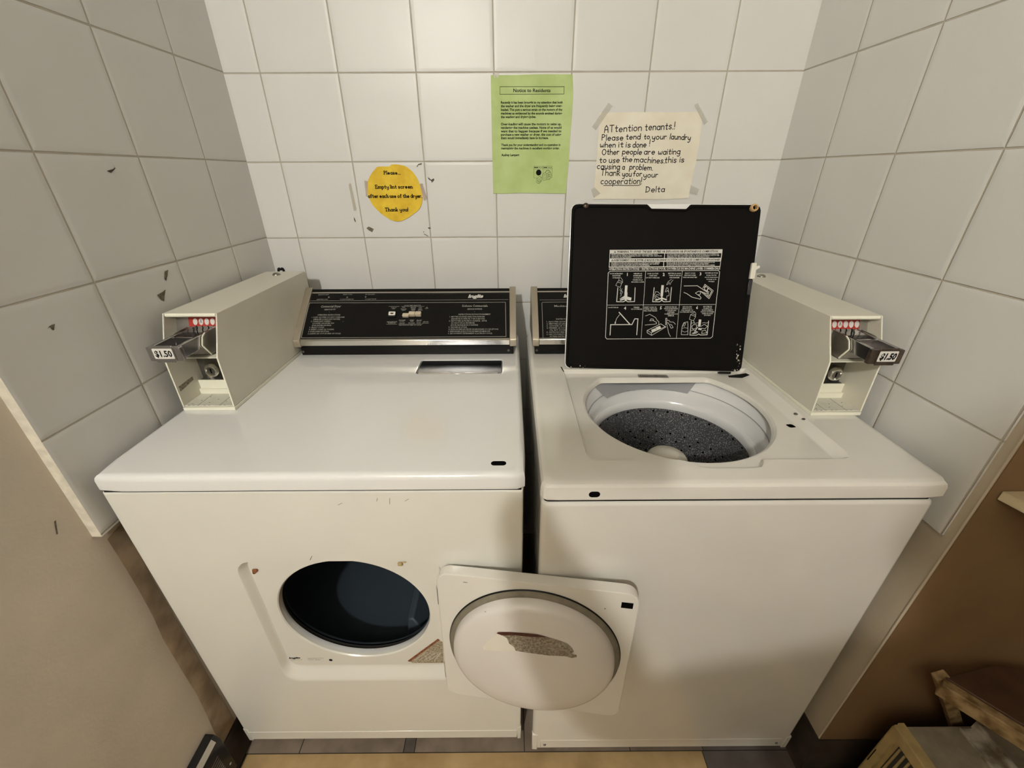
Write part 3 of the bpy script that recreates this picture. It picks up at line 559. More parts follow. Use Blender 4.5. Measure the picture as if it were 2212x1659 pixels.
CON_BTN=[[(-0.3046, 0.0884), (-0.2859, 0.0766)], [(-0.2655, 0.0844), (-0.2475, 0.072)], [(-0.2475, 0.088), (-0.23, 0.075)], [(-0.2296, 0.0879), (-0.2128, 0.0749)]]
WCON_TEXT=[('Machine à laver Commerciale', 0.164, 0.1052, 0.2998, 0.1047, 0.0064), ('INSTRUCTIONS DE FONCTIONNEMENT', 0.1667, 0.062, 0.288, 0.0621, 0.004), ('1. AJOUTER LE DETERGENT.', 0.1396, 0.0532, 0.2234, 0.0531, 0.004), ('2. METTRE LE LINGE SANS SURCHARGER.', 0.1394, 0.0463, 0.264, 0.046, 0.004), ('3. CHOISIR LE CYCLE.', 0.1391, 0.0394, 0.2074, 0.0395, 0.004), ('4. FERMER LE COUVERCLE. LA MACHINE', 0.1388, 0.0326, 0.2591, 0.0323, 0.0039), ("S'IL EST OUVERT, ELLE ARRETE.", 0.147, 0.0257, 0.2474, 0.0257, 0.0039), ('5. INTRODUIRE LES PIECES.', 0.1382, 0.019, 0.2246, 0.0191, 0.0039), ("6. LES VOYANTS S'ETEIGNENT.", 0.1379, 0.0122, 0.2315, 0.0123, 0.0039), ('AUTRES INSTRUCTIONS AU COUVERCLE.', 0.1461, 0.0055, 0.2568, 0.0055, 0.0038)]
WCON_LINES=[(0.0011, [(0.2168, 0.122), (0.1313, 0.1216), (0.1289, 0.1188), (0.1276, 0.0027), (0.1297, 0.0009), (0.2085, 0.0004)]), (0.0008, [(0.1228, 0.1296), (0.2173, 0.1295)])]
WCON_LOGO=(0.1923, 0.1381, 0.2334, 0.1383, 0.0105)
DRY_MARK={'logo': [(-0.4887, 0.3919), (-0.4621, 0.3924)], 'txt': [(-0.4452, 0.3913), (-0.4078, 0.3917)], 'emb': (-0.3918, 0.3849), 'warn': [(-0.2065, 0.3782), (-0.1295, 0.4616), (-0.1203, 0.4524), (-0.1256, 0.3705), (-0.1996, 0.3705)], 'warnbar': [(-0.2068, 0.3796), (-0.1307, 0.4616), (-0.1261, 0.4574), (-0.2027, 0.3706)], 'latch': (-0.4793, 0.6992), 'clip': (-0.1837, 0.717)}
DOOR_LABEL={'paper': [(0.0938, 0.1479), (0.1059, 0.127), (0.1215, 0.1037), (0.1478, 0.1034), (0.1786, 0.1053), (0.1792, 0.1383), (0.1584, 0.1432), (0.1268, 0.1503), (0.0968, 0.1547)], 'bar': [(0.1215, 0.1018), (0.1246, 0.0977), (0.1478, 0.0929), (0.1732, 0.0902), (0.1984, 0.0893), (0.2177, 0.0933), (0.2087, 0.0953), (0.1845, 0.098), (0.158, 0.0991), (0.1313, 0.1049)], 'grime': [(0.1318, 0.1048), (0.158, 0.0996), (0.1845, 0.0983), (0.2177, 0.094), (0.239, 0.0999), (0.2544, 0.1062), (0.2629, 0.1154), (0.2676, 0.1255), (0.2639, 0.131), (0.2732, 0.1339), (0.2736, 0.1402), (0.2647, 0.1436), (0.2513, 0.1399), (0.2207, 0.1429), (0.1845, 0.1421), (0.1584, 0.1416), (0.1552, 0.1318), (0.1458, 0.1241), (0.1416, 0.1108)]}
LEFT_PATCH=[(-0.7549, 0.8088), (-0.7549, 0.7338), (-0.7561, 0.6675), (-0.7596, 0.5918), (-0.7667, 0.5241), (-0.7687, 0.4332), (-0.7705, 0.3129), (-0.7764, 0.2314), (-0.784, 0.1523), (-0.7838, 0.0991), (-0.7304, 0.1015), (-0.7291, 0.4074), (-0.7239, 0.6601), (-0.7212, 0.8149)]

# ------------------------------------------------------------------ room shell
CZ = 2.6
b = MB()
b.box(-0.72, 0.80, 0.0, 0.10, 0, CZ)
for k, mk in enumerate(WALL_MARKS):
    b.poly([(x, -0.0008, z) for x, z in mk], 2 if k == 0 else 1)
struct(b.build('wall_back', [M['tile_back'], M['stain'], M['stain_light']], smooth=None))

b = MB()   # left wall: painted plaster behind, glazed tile slab standing 17 mm proud of it
b.box(-0.85, -0.711, -3.2, 0.10, 0, CZ, 0)
b.add([(-0.711, -0.772, 0.834), (-0.711, -0.772, CZ), (XL, -0.772, CZ), (XL, -0.772, 0.834)], [[0, 1, 2, 3]], 1)
b.add([(XL, -0.772, 0.834), (XL, -0.772, CZ), (XL, 0, CZ), (XL, 0, 0.834)], [[0, 1, 2, 3]], 2)
b.add([(XL, -0.772, 0.834), (XL, 0, 0.834), (-0.711, 0, 0.834), (-0.711, -0.772, 0.834)], [[0, 1, 2, 3]], 1)
b.add([(-0.7106, y, z) for y, z in LEFT_PATCH], [list(range(len(LEFT_PATCH)))], 3)
for mk in LEFT_MARKS:
    b.add([(XL + 0.0006, y, z) for y, z in mk], [list(range(len(mk)))], 4)
b.add([(-0.7104, -0.802, 0.905), (-0.7104, -0.805, 0.905), (-0.7104, -0.812, 0.883), (-0.7104, -0.810, 0.883)], [[0, 1, 2, 3]], 4)
b.add([(-0.7104, -0.86, 0.19), (-0.7104, -0.868, 0.19), (-0.7104, -0.885, 0.165), (-0.7104, -0.875, 0.165)], [[0, 1, 2, 3]], 4)
struct(b.build('wall_left', [M['paint_left'], M['tile_edge'], M['tile_left'], M['paint_bare'], M['stain']], smooth=None))

b = MB()   # right wall: tiled slab on painted plaster, outside corner at its near end
b.box(0.8008, 0.90, -0.8005, 0.10, 0, CZ, 0)
b.box(XR, 0.8006, -0.7845, 0.0, 0.8366, CZ, 1)
b.tube([(0.8000, -0.8000, 0.156), (0.8000, -0.8000, CZ)], 0.0020, 8, 0, 1)
struct(b.build('wall_right', [M['paint_right'], M['tile_right'], M['tile_edge']], smooth=None))
b = MB()
b.box(0.8035, 1.9, -0.8020, -0.70, 0, CZ)
struct(b.build('wall_side', M['paint_brown'], smooth=None))
b = MB()
b.box(1.9, 2.0, -3.2, -0.70, 0, CZ)
struct(b.build('wall_far', M['paint_brown'], smooth=None))
b = MB()
b.box(-0.85, 2.0, -3.3, -3.2, 0, CZ)
struct(b.build('wall_front', M['plain'], smooth=None))
b = MB()
b.box(-0.85, 2.0, -3.3, 0.10, CZ, CZ + 0.1)
struct(b.build('ceiling', M['ceiling'], smooth=None))

b = MB()   # floor: slab under separate sheets laid side by side with dark seams
b.box(-0.85, 2.0, -3.3, 0.10, -0.06, -0.0015, 0)
SEAM = 0.0012


def sheet(x0, x1, y0, y1, m):
    b.box(x0 + SEAM, x1 - SEAM, y0 + SEAM, y1 - SEAM, -0.0015, 0.0, m)


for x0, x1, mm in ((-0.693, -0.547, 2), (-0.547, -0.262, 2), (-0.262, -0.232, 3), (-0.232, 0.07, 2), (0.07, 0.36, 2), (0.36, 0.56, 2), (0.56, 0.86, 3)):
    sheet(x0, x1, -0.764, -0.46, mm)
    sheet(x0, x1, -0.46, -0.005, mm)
sheet(-0.690, 0.556, -1.374, -0.764, 1)
for i in range(4):
    sheet(0.556 + i * 0.305, 0.861 + i * 0.305, -1.374, -0.764, 3)
for j in range(4):
    for i in range(9):
        sheet(-0.690 + i * 0.28, -0.41 + i * 0.28, -1.374 - 0.45 * (j + 1), -1.374 - 0.45 * j, 1 if i < 4 else 3)
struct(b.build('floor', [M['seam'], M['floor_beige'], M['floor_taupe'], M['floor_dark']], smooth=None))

b = MB()   # cove base, left
b.prism([(-0.711, -3.2, 0), (-0.6935, -3.2, 0), (-0.698, -3.2, 0.006), (-0.7055, -3.2, 0.016), (-0.7075, -3.2, 0.10), (-0.711, -3.2, 0.10)], (0, 3.2, 0))
struct(b.build('baseboard_left', M['rubber_base'], smooth=40))
b = MB()
b.prism([(0.8006, -0.8040, 0), (0.789, -0.8040, 0), (0.793, -0.8040, 0.008), (0.7965, -0.8040, 0.02), (0.7975, -0.8040, 0.153), (0.8006, -0.8040, 0.153)], (0, 0.79, 0))
b.prism([(0.7975, -0.8021, 0), (0.7975, -0.816, 0), (0.7975, -0.810, 0.008), (0.7975, -0.8065, 0.02), (0.7975, -0.805, 0.153), (0.7975, -0.8021, 0.153)], (1.1, 0, 0))
struct(b.build('baseboard_right', M['rubber_base'], smooth=40))

# lamp that lights the room, out of frame behind the camera
t = thing('ceiling_light', 'round white globe lamp hanging from the ceiling', 'light', (LAMP.x, LAMP.y, CZ))
b = MB()
b.lathe([(0.0, 0), (0.10, 0), (0.10, -0.02), (0.03, -0.03), (0.012, -0.03), (0.012, LAMP.z + 0.047 - CZ), (0.05, LAMP.z + 0.047 - CZ), (0.05, LAMP.z + 0.034 - CZ)], (LAMP.x, LAMP.y, CZ - 0.001), n=32)
b.build('canopy', M['enamel_white'], t)
b = MB()
b.lathe([(0.045 * math.sin(PI * i / 12), 0.045 * -math.cos(PI * i / 12)) for i in range(1, 12)], LAMP, n=24, cap0=True, cap1=True)
b.build('globe', M['globe'], t)

# ------------------------------------------------------------------ stroke alphabet for hand lettering and slab lettering


def arc(cx, cy, rx, ry, a0, a1, n=12):
    return [(cx + rx * math.cos(R(a0 + (a1 - a0) * i / n)), cy + ry * math.sin(R(a0 + (a1 - a0) * i / n))) for i in range(n + 1)]


O_ = arc(.4, .5, .4, .5, 90, 450, 18)
HUMP = [(0, .62), (.08, .82), (.25, .97), (.45, 1), (.65, .88), (.72, .6), (.72, 0)]
G = {
    'a': (.8, [O_, [(.8, 1), (.8, 0)]]),
    'b': (.8, [[(0, 1.8), (0, 0)], O_]),
    'c': (.75, [arc(.42, .5, .42, .5, 50, 310)]),
    'd': (.8, [O_, [(.8, 1.8), (.8, 0)]]),
    'e': (.82, [[(.04, .52), (.8, .52)] + arc(.42, .5, .4, .5, 5, 315)]),
    'f': (.65, [[(.7, 1.62), (.55, 1.8), (.38, 1.72), (.32, 1.45), (.32, 0)], [(0, 1), (.62, 1)]]),
    'g': (.8, [O_, [(.8, 1), (.8, -.35), (.68, -.62), (.4, -.72), (.1, -.6)]]),
    'h': (.72, [[(0, 1.8), (0, 0)], HUMP]),
    'i': (.05, [[(.02, 1), (.02, 0)], [(.02, 1.42), (.03, 1.5)]]),
    'k': (.68, [[(0, 1.8), (0, 0)], [(.62, 1), (0, .38)], [(.2, .56), (.68, 0)]]),
    'l': (.05, [[(.02, 1.8), (.02, 0)]]),
    'm': (1.3, [[(0, 1), (0, 0)], [(0, .62), (.1, .88), (.3, 1), (.52, .9), (.6, .6), (.6, 0)], [(.6, .62), (.72, .9), (.95, 1), (1.18, .9), (1.26, .6), (1.26, 0)]]),
    'n': (.72, [[(0, 1), (0, 0)], HUMP]),
    'o': (.8, [O_]),
    'p': (.8, [[(0, 1), (0, -.7)], O_]),
    'r': (.58, [[(0, 1), (0, 0)], [(0, .6), (.12, .86), (.32, 1), (.56, .92)]]),
    's': (.65, [[(.62, .84), (.45, 1), (.2, .98), (.05, .78), (.15, .58), (.5, .44), (.64, .24), (.5, .03), (.22, 0), (.0, .16)]]),
    't': (.62, [[(.3, 1.55), (.3, .12), (.42, 0), (.6, .08)], [(0, 1), (.62, 1)]]),
    'u': (.74, [[(0, 1), (0, .35), (.1, .08), (.35, 0), (.6, .12), (.73, .4)], [(.73, 1), (.73, 0)]]),
    'w': (1.05, [[(0, 1), (.05, .25), (.25, 0), (.47, .25), (.52, .75), (.57, .25), (.78, 0), (1.0, .25), (1.05, 1)]]),
    'y': (.78, [[(0, 1), (.05, .42), (.3, .12), (.6, .28), (.75, .6)], [(.76, 1), (.74, -.3), (.5, -.7), (.1, -.62)]]),
    'A': (.95, [[(0, 0), (.12, 1.3), (.45, 1.85), (.78, 1.3), (.9, 0)], [(.05, .75), (.86, .75)]]),
    'T': (.95, [[(0, 1.75), (.95, 1.75)], [(.48, 1.75), (.48, 0)]]),
    'P': (.85, [[(.05, 1.75), (.05, 0)], [(.05, 1.75), (.5, 1.72), (.82, 1.38), (.6, 1.0), (.05, .85)]]),
    'O': (1.2, [arc(.6, .85, .58, .85, 90, 450, 20)]),
    'D': (1.05, [[(.08, 1.75), (.05, 0)], [(-.05, 1.7), (.5, 1.65), (.95, 1.2), (.9, .5), (.5, .08), (-.02, .02)]]),
    'E': (.85, [[(.05, 1.75), (.05, 0)], [(.05, 1.75), (.82, 1.75), (.82, 1.5)], [(.05, .9), (.6, .9)], [(.05, 0), (.85, 0), (.85, .28)]]),
    '!': (.1, [[(.05, 1.85), (.04, .55)], [(.04, .05), (.06, 0)]]),
    '.': (.1, [[(.03, .06), (.07, .0)]]),
}


def letters(b, word, x0, z0, x1, z1, xh, w, fr, slab=False, jitter=0.0, m=0):
    gap = 0.42 if slab else 0.34
    tot = 0
    for ch in word:
        tot += (0.55 if ch == ' ' else G[ch][0] + gap)
    tot -= gap
    d = Vector((x1 - x0, z1 - z0))
    L = max(d.length, 1e-5)
    d.normalize()
    up = Vector((-d.y, d.x))
    sx = L / tot if len(word) > 1 else xh
    pen = 0.0
    rnd = random.Random(word)
    k = 0
    for ch in word:
        if ch == ' ':
            pen += 0.55
            continue
        gw, st = G[ch]
        jy = (rnd.random() - 0.5) * jitter
        for pl in st:
            k += 1
            pts = []
            for x, y in pl:
                q = Vector((x0, z0)) + d * ((pen + x) * sx) + up * ((y + jy) * xh)
                pts.append((q.x, q.y))
            vert = slab and ((Vector(pl[0]) - Vector(pl[1])).normalized().y ** 2 > 0.8)
            b.ribbon(pts, w, fr, m, 0.00001 * (k % 20))
            if slab:
                for e0, e1 in ((pl[0], pl[1]), (pl[-1], pl[-2])):
                    if abs(e0[0] - e1[0]) < 0.02 and abs(e0[1] - e1[1]) > 0.15 and abs(e0[1]) in (0, 1, 1.75, 1.8, .7):
                        s0 = [(pen + e0[0] - .26), (pen + e0[0] + .26)]
                        yy = e0[1] + (0.09 if e0[1] <= 0 else -0.09)
                        pp = []
                        for x in s0:
                            q = Vector((x0, z0)) + d * (x * sx) + up * (yy * xh)
                            pp.append((q.x, q.y))
                        k += 1
                        b.ribbon(pp, w * 0.66, fr, m, 0.00001 * (k % 20))
        pen += gw + gap


def paper(b, pts, y, m=0):
    v = [(x, y, z) for x, z in pts] + [(x, y + 0.0006, z) for x, z in pts]
    n = len(pts)
    b.add(v, [list(range(n)), [n + i for i in range(n)][::-1]] + [[i, (i + 1) % n, n + (i + 1) % n, n + i] for i in range(n)], m)


# ------------------------------------------------------------------ notices taped to the back wall
b = MB()
paper(b, GREEN_EDGE, -0.0022)
g = b.build('green_notice', M['green_paper'], smooth=None)
tag(g, 'creased light green sheet with typed Notice to Residents on back wall', 'notice')
fr = lambda x, z, l=0: (x, -0.0026 - l, z)
b = MB()
b.text(*[GREEN_TEXT[0][0], GREEN_TEXT[0][1:3], GREEN_TEXT[0][3:5], GREEN_TEXT[0][5]], fr, bold=0.016)
b.ribbon(GREEN_STROKES[0][1], 0.0009, fr)
lab(b.build('printed_heading', M['print_black'], g, smooth=None, recalc=False), 'boxed heading reading Notice to Residents')
b = MB()
for i, (s, x0, z0, x1, z1, ch) in enumerate(GREEN_TEXT[1:]):
    b.text(s, (x0, z0), (x1, z1), ch, fr, bold=0.030)
lab(b.build('printed_text', M['print_black'], g, smooth=None, recalc=False), 'small black typed paragraphs')
b = MB()
for k, (w, pl) in enumerate(GREEN_STROKES[1:]):
    b.ribbon(pl, w * 1.5, fr, 0, 0.00001 * (k % 30))
c, rd = GREEN_DISC
b.add([fr(c[0] + rd * math.cos(2 * PI * i / 24), c[1] + rd * math.sin(2 * PI * i / 24), 0.0003) for i in range(24)], [list(range(24))])
lab(b.build('printed_drawing', M['print_black'], g, smooth=None, recalc=False), 'small black drawing of two laundry machines')
b = MB()
paper(b, [(0.0, 1.6385), (0.012, 1.6385), (0.012, 1.628), (0.0, 1.628)], -0.0030)
b.build('tape', M['tape'], g, smooth=None)

b = MB()
E_ = YELLOW_EDGE
n_ = len(E_)
ed = []
for i in range(n_):
    p0, p1, p2, p3 = [Vector(E_[(i + k) % n_]) for k in (-1, 0, 1, 2)]
    for k in range(4):
        t_ = k / 4
        q = 0.5 * ((2 * p1) + (p2 - p0) * t_ + (2 * p0 - 5 * p1 + 4 * p2 - p3) * t_ * t_ + (3 * p1 - p0 - 3 * p2 + p3) * t_ ** 3)
        ed.append((q.x, q.y))
paper(b, ed, -0.0022)
g = b.build('yellow_notice', M['yellow_paper'], smooth=None)
tag(g, 'round yellow sign asking to empty the lint screen, on back wall', 'sign')
b = MB()
for s, x0, z0, x1, z1, xh in YELLOW_WORDS:
    letters(b, s, x0, z0, x1, z1, xh, xh * 0.40, fr, slab=True)
lab(b.build('printed_text', M['print_black'], g, smooth=None, recalc=False), 'bold black slab lettering')
for tp in (YELLOW_TAPE_A, YELLOW_TAPE_B):
    b = MB()
    paper(b, tp, -0.0030)
    b.build('tape', M['tape_red'], g, smooth=None)

b = MB()
paper(b, NOTE_EDGE, -0.0022)
g = b.build('handwritten_note', M['note_paper'], smooth=None)
tag(g, 'cream paper with handwritten Attention tenants message taped above washer lid', 'note')
b = MB()
for s, x0, z0, x1, z1, xh in NOTE_WORDS:
    letters(b, s, x0, z0, x1, z1, xh, 0.0020, fr, jitter=0.12)
b.ribbon(NOTE_LINE, 0.0017, fr, 0, 0.0002)
lab(b.build('handwriting', M['ink'], g, smooth=None, recalc=False), 'black marker handwriting')
for pts in ([(0.262, 1.520), (0.272, 1.512), (0.312, 1.566), (0.300, 1.5735)], [(0.527, 1.568), (0.536, 1.572), (0.572, 1.530), (0.564, 1.523)],
            [(0.281, 1.372), (0.272, 1.366), (0.281, 1.345), (0.30, 1.356)], [(0.556, 1.376), (0.582, 1.366), (0.578, 1.352), (0.556, 1.356)]):
    b = MB()
    paper(b, pts, -0.0032)
    b.build('tape', M['tape'], g, smooth=None)


# ------------------------------------------------------------------ dryer
def rect_loop(x0, x1, z0, z1, y, c, ang):
    pl = [(x0, z0), (x1, z0), (x1, z1), (x0, z1)]
    return [(p[0], y, p[1]) for p in star(pl, c, ang)]


def lift_y(pts, y):
    return [(p[0], y, p[1]) for p in pts]


DX0, DX1, DZ0, DZ1 = -0.678, 0.060, 0.046, 0.9160
dryer = thing('clothes_dryer', 'white enamel dryer with its round door swung open, beside the left wall', 'dryer', (-0.309, -0.40, 0))
HC = (-0.3035, 0.560)
ang = angles_for(HC, [(DX0, DZ0), (DX1, DZ0), (DX1, DZ1), (DX0, DZ1)], 144)
rec_o = rrect(-0.503, -0.098, 0.327, 0.7405, 0.035)
rec_i = rrect(-0.4905, -0.110, 0.364, 0.7365, 0.026)
b = MB()
loops = [rect_loop(DX0, DX1, DZ0, DZ1, -0.04, HC, ang), rect_loop(DX0, DX1, DZ0, DZ1, -0.7445, HC, ang),
         rect_loop(DX0 + 0.0015, DX1 - 0.0015, DZ0 + 0.001, DZ1 - 0.001, -0.748, HC, ang), rect_loop(DX0 + 0.005, DX1 - 0.005, DZ0 + 0.003, DZ1 - 0.003, -0.75, HC, ang)]
so, si = star(rec_o, HC, ang), star(rec_i, HC, ang)


def mixp(a, c, t):
    return [(p[0] * (1 - t) + q[0] * t, p[1] * (1 - t) + q[1] * t) for p, q in zip(a, c)]


for t_, y in ((-0.10, -0.75), (0, -0.75), (0.12, -0.7490), (0.3, -0.7462), (0.7, -0.7388), (0.88, -0.7360), (1.0, -0.735), (1.06, -0.735)):
    loops.append(lift_y(mixp(so, si, t_), y))
for r_, y in ((0.1665, -0.735), (0.1635, -0.7345), (0.1615, -0.732), (0.161, -0.727), (0.161, -0.722)):
    loops.append(lift_y(circle(HC, r_, ang), y))
b.loft(loops, 0, cap0=True)
cab = b.build('cabinet', M['enamel'], dryer, smooth=30, recalc=False, wn=True)
b = MB()   # toe panel and the two side flanges that reach lower
b.box(-0.668, 0.050, -0.7512, -0.744, 0.048, 0.086)
b.prism([(-0.6785, -0.750, 0.040), (-0.666, -0.751, 0.040), (-0.666, -0.751, 0.10), (-0.6785, -0.750, 0.10)], (0, 0.012, 0))
b.prism([(0.0605, -0.750, 0.040), (0.050, -0.751, 0.040), (0.050, -0.751, 0.10), (0.0605, -0.750, 0.10)], (0, 0.012, 0))
b.build('kick_panel', M['enamel'], dryer, bevel=(0.002, 2))

b = MB()   # black box painting in the shadow line under the top's overhang
b.box(-0.674, 0.056, -0.7475, -0.06, 0.9150, 0.9226)
b.build('gap_shade', M['black'], dryer)
LX0, LX1 = -0.6795, 0.0645
TC = (-0.094, -0.302)
lint_o = rrect(-0.206, 0.0165, -0.358, -0.2705, 0.008, 4)
tang = angles_for(TC, [(LX0, -0.755), (LX1, -0.755), (LX1, -0.05), (LX0, -0.05)] + lint_o[::5], 144)
b = MB()
outl = lambda i, r_: star(rrect(LX0 + i, LX1 - i, -0.755 + i, -0.05 - i, r_, 5), TC, tang)
lz = lambda pts, z: [(p[0], p[1], z) for p in pts]
b.loft([lz(outl(0.006, 0.012), 0.9225), lz(outl(0.0005, 0.014), 0.9228), lz(outl(0, 0.014), 0.9245), lz(outl(0, 0.014), 0.943), lz(outl(0.0012, 0.014), 0.9485), lz(outl(0.004, 0.014), 0.9525), lz(outl(0.0085, 0.014), 0.9548), lz(outl(0.013, 0.014), 0.955),
        lz(star(rrect(-0.209, 0.0195, -0.361, -0.2675, 0.010, 4), TC, tang), 0.955), lz(star(lint_o, TC, tang), 0.9540), lz(star(lint_o, TC, tang), 0.945)], cap1=True)
top = b.build('top_panel', M['enamel_white'], dryer, smooth=30, wn=True)
b = MB()
b.prism([(0.0165 + x, -0.7245 + y, 0.9552) for x, y in rrect(-0.0135, 0.0135, -0.0062, 0.0062, 0.0060, 5)], (0, 0, 0.0001))
b.build('screw_hole', M['hole'], dryer, smooth=None)
b = MB()   # dark metal flap of the lint screen, sunk in the top
b.loft([[(-0.203, -0.3555, 0.9465), (0.0135, -0.3555, 0.9465), (0.0135, -0.2725, 0.9465), (-0.203, -0.2725, 0.9465)],
        [(-0.203, -0.3555, 0.9525), (0.0135, -0.3555, 0.9525), (0.0135, -0.2725, 0.9525), (-0.203, -0.2725, 0.9525)]], 0, True, True)
lf = b.build('lint_screen_lid', M['lint'], dryer, smooth=None)
b = MB()
b.bar((-0.198, -0.3555, 0.9535), (0.006, -0.3555, 0.9535), 0.003, 0.006)
b.prism([(-0.098 + 0.020 * math.cos(R(a)), -0.357 + 0.006 * math.sin(R(a)), 0.9555) for a in range(180, 361, 15)], (0, 0, 0.0015))
b.build('finger_lip', M['chrome'], lf, bevel=(0.0008, 2))

VD = Vector((0, 0.78873, 0.61474))
VN = Vector((0, -0.61474, 0.78873))
CB = Vector((0, -0.2440, 1.004))


def confr(x, v, l=0.0):
    p = CB + VD * v + VN * (0.0006 + l)
    return (x, p.y, p.z)


def console(parent, x0, x1, dot=True):
    """slanted control console between x0 and x1 (outer faces of its end caps)"""
    cw = 0.0185
    b = MB()
    prof = [(-0.233, 0.9545), (-0.233, 0.987), (-0.243, 0.990), (CB.y, CB.z), (CB.y + VD.y * 0.1724, CB.z + VD.z * 0.1724), (-0.100, 1.108), (-0.085, 1.09), (-0.085, 0.9545)]
    b.prism([(x0 + 0.008, y, z) for y, z in prof[:2] + [prof[-2], prof[-1]]], (x1 - x0 - 0.016, 0, 0))
    b.prism([(x0 + cw, y, z) for y, z in prof[1:-1]], (x1 - x0 - 2 * cw, 0, 0))
    body = b.build('control_console', M['black'], parent, bevel=(0.0015, 2))
    b = MB()
    b.prism([(x0 + cw, y, z) for y, z in ((-0.2435, 0.9865), (-0.2475, 0.9885), (-0.2480, 1.0035), (-0.2440, 1.0065), (-0.2400, 1.0065))], (x1 - x0 - 2 * cw, 0, 0))
    b.build('chrome_trim', M['chrome'], body, bevel=(0.001, 2))
    b = MB()
    p0, p1 = CB + VD * 0.1560, CB + VD * 0.1605
    b.prism([(x0 + cw, p.y, p.z) for p in (p0, p0 + VN * 0.002, p1 + VN * 0.002, p1)], (x1 - x0 - 2 * cw, 0, 0))
    b.build('chrome_trim', M['chrome'], body)
    for xa in (x0, x1 - cw):
        b = MB()
        q0, q1 = CB + VD * -0.004, CB + VD * 0.176
        b.prism([(xa, y, z) for y, z in ((-0.2440, 0.9840), (-0.2500, 0.9850), (-0.2510, 1.0040), ((q0 + VN * 0.004).y, (q0 + VN * 0.004).z + 0.002), ((q1 + VN * 0.004).y, (q1 + VN * 0.004).z), (q1.y + 0.006, q1.z - 0.006), (-0.092, 1.09), (-0.092, 0.984))], (cw, 0, 0))
        ec = b.build('end_cap', M['brushed'], body, bevel=(0.0014, 2))
    for xa in (x0 + 0.014, x1 - 0.022):
        b = MB()
        b.lathe([(0.0, -0.004), (0.003, -0.003), (0.0038, 0)], (xa, -0.233, 0.966), (1, 0, 0), (0, 0, 1), (0, 1, 0), 12)
        b.build('screw', M['steel_dark'], body)
    return body


con = console(dryer, -0.5570, 0.0545)
for lo, hi in ((-9, -0.36), (-0.36, -0.165), (-0.165, 9)):
    b = MB()
    for s, x0, v0, x1, v1, ch in CON_TEXT:
        if lo <= x0 < hi and v0 < 0.13:
            b.text(s, (x0, v0), (x1, v1), ch, confr, res=1, bold=0.01, slant=0.18 if s in ('Commercial Dryer', 'HEAVY DUTY') else 0)
    for u, v in CON_DOTS:
        if lo <= u < hi:
            b.add([confr(u + 0.0008 * math.cos(a), v + 0.0008 * math.sin(a)) for a in (0, 1, 2, 3, 4, 5)], [list(range(6))])
    if lo == -0.36:
        for w, pl in CON_LINES[2:]:
            b.ribbon(pl, w, confr, 0, 0.00005)
    b.build('printed_text', M['print_grey'], con, smooth=None, recalc=False)
b = MB()
for s, x0, v0, x1, v1, ch in CON_TEXT:
    if v0 >= 0.13:
        b.text(s, (x0, v0), (x1, v1), ch, confr, res=1, bold=0.01)
b.build('printed_text', M['print_grey'], con, smooth=None, recalc=False)
for w, pl in CON_LINES[:2]:
    b = MB()
    b.ribbon(pl, w, confr, 0, 0.00005)
    b.build('printed_line', M['print_grey'], con, smooth=None, recalc=False)
b = MB()
b.text('Inglis', CON_LOGO[:2], CON_LOGO[2:4], CON_LOGO[4], confr, bold=0.045, slant=0.30, lift=0.0002)
lab(b.build('logo', M['print_white'], con, smooth=None, recalc=False), 'silver slanted word mark')
for u, v in CON_LAMPS:
    b = MB()
    p = Vector(confr(u, v))
    b.lathe([(0.0, 0.0012), (0.002, 0.0008), (0.0026, 0)], p, (1, 0, 0), VD, VN, 12)
    b.build('indicator_light', M['smoke_steel'], con)
for i, ((u0, v0), (u1, v1)) in enumerate(CON_BTN):
    b = MB()
    if i == 0:
        pl = rrect(u0 - 0.0005, u1 + 0.001, v1 - 0.006, v0 + 0.001, 0.002, 3)
        b.loft([[confr(x, y, 0) for x, y in pl], [confr(x, y, 0.004) for x, y in pl]], 0, False, True)
        kb = b.build('start_button', M['black_gloss'], con)
        b = MB()
        o_, i_ = rrect(u0, u1, v1, v0, 0.002, 4), rrect(u0 + 0.005, u1 - 0.005, v1 + 0.0035, v0 - 0.0035, 0.001, 4)
        b.loft([[confr(x, y, 0.004) for x, y in o_], [confr(x, y, 0.006) for x, y in o_], [confr(x, y, 0.006) for x, y in i_], [confr(x, y, 0.0042) for x, y in i_]])
        b.build('button_rim', M['plastic_white'], kb)
    else:
        pl = rrect(u0, u1 - 0.0005, v1, v0, 0.0018, 4)
        h0 = 0.004 if i == 1 else 0.0075
        top_ = [confr(x, y, h0 + (0.003 if y < (v0 + v1) / 2 else 0)) for x, y in pl]
        b.loft([[confr(x, y, 0) for x, y in pl], top_], 0, False, True)
        b.build('selector_button', M['key_beige'], con, bevel=(0.0006, 2))

# drum
DC = (-0.3035, 0, 0.560)
b = MB()
b.lathe([(0.163, -0.706), (0.166, -0.700), (0.20, -0.690), (0.262, -0.676), (0.268, -0.66), (0.268, -0.13), (0.25, -0.115), (0.0, -0.115)], DC, (1, 0, 0), (0, 0, 1), (0, 1, 0), 72)
dr = b.build('drum', M['drum'], dryer, smooth=40)
for a in (-70, 50, 170):
    b = MB()
    u = Vector((math.cos(R(a)), 0, math.sin(R(a))))
    s = Vector((-u.z, 0, u.x))
    c0 = Vector(DC) + u * 0.266
    b.prism([c0 + s * -0.03 + Vector((0, -0.64, 0)), c0 - u * 0.055 + s * -0.008 + Vector((0, -0.62, 0)), c0 - u * 0.055 + s * 0.008 + Vector((0, -0.62, 0)), c0 + s * 0.03 + Vector((0, -0.64, 0))], (0, 0.50, 0))
    b.build('baffle', M['drum'], dr, bevel=(0.004, 2))
b = MB()
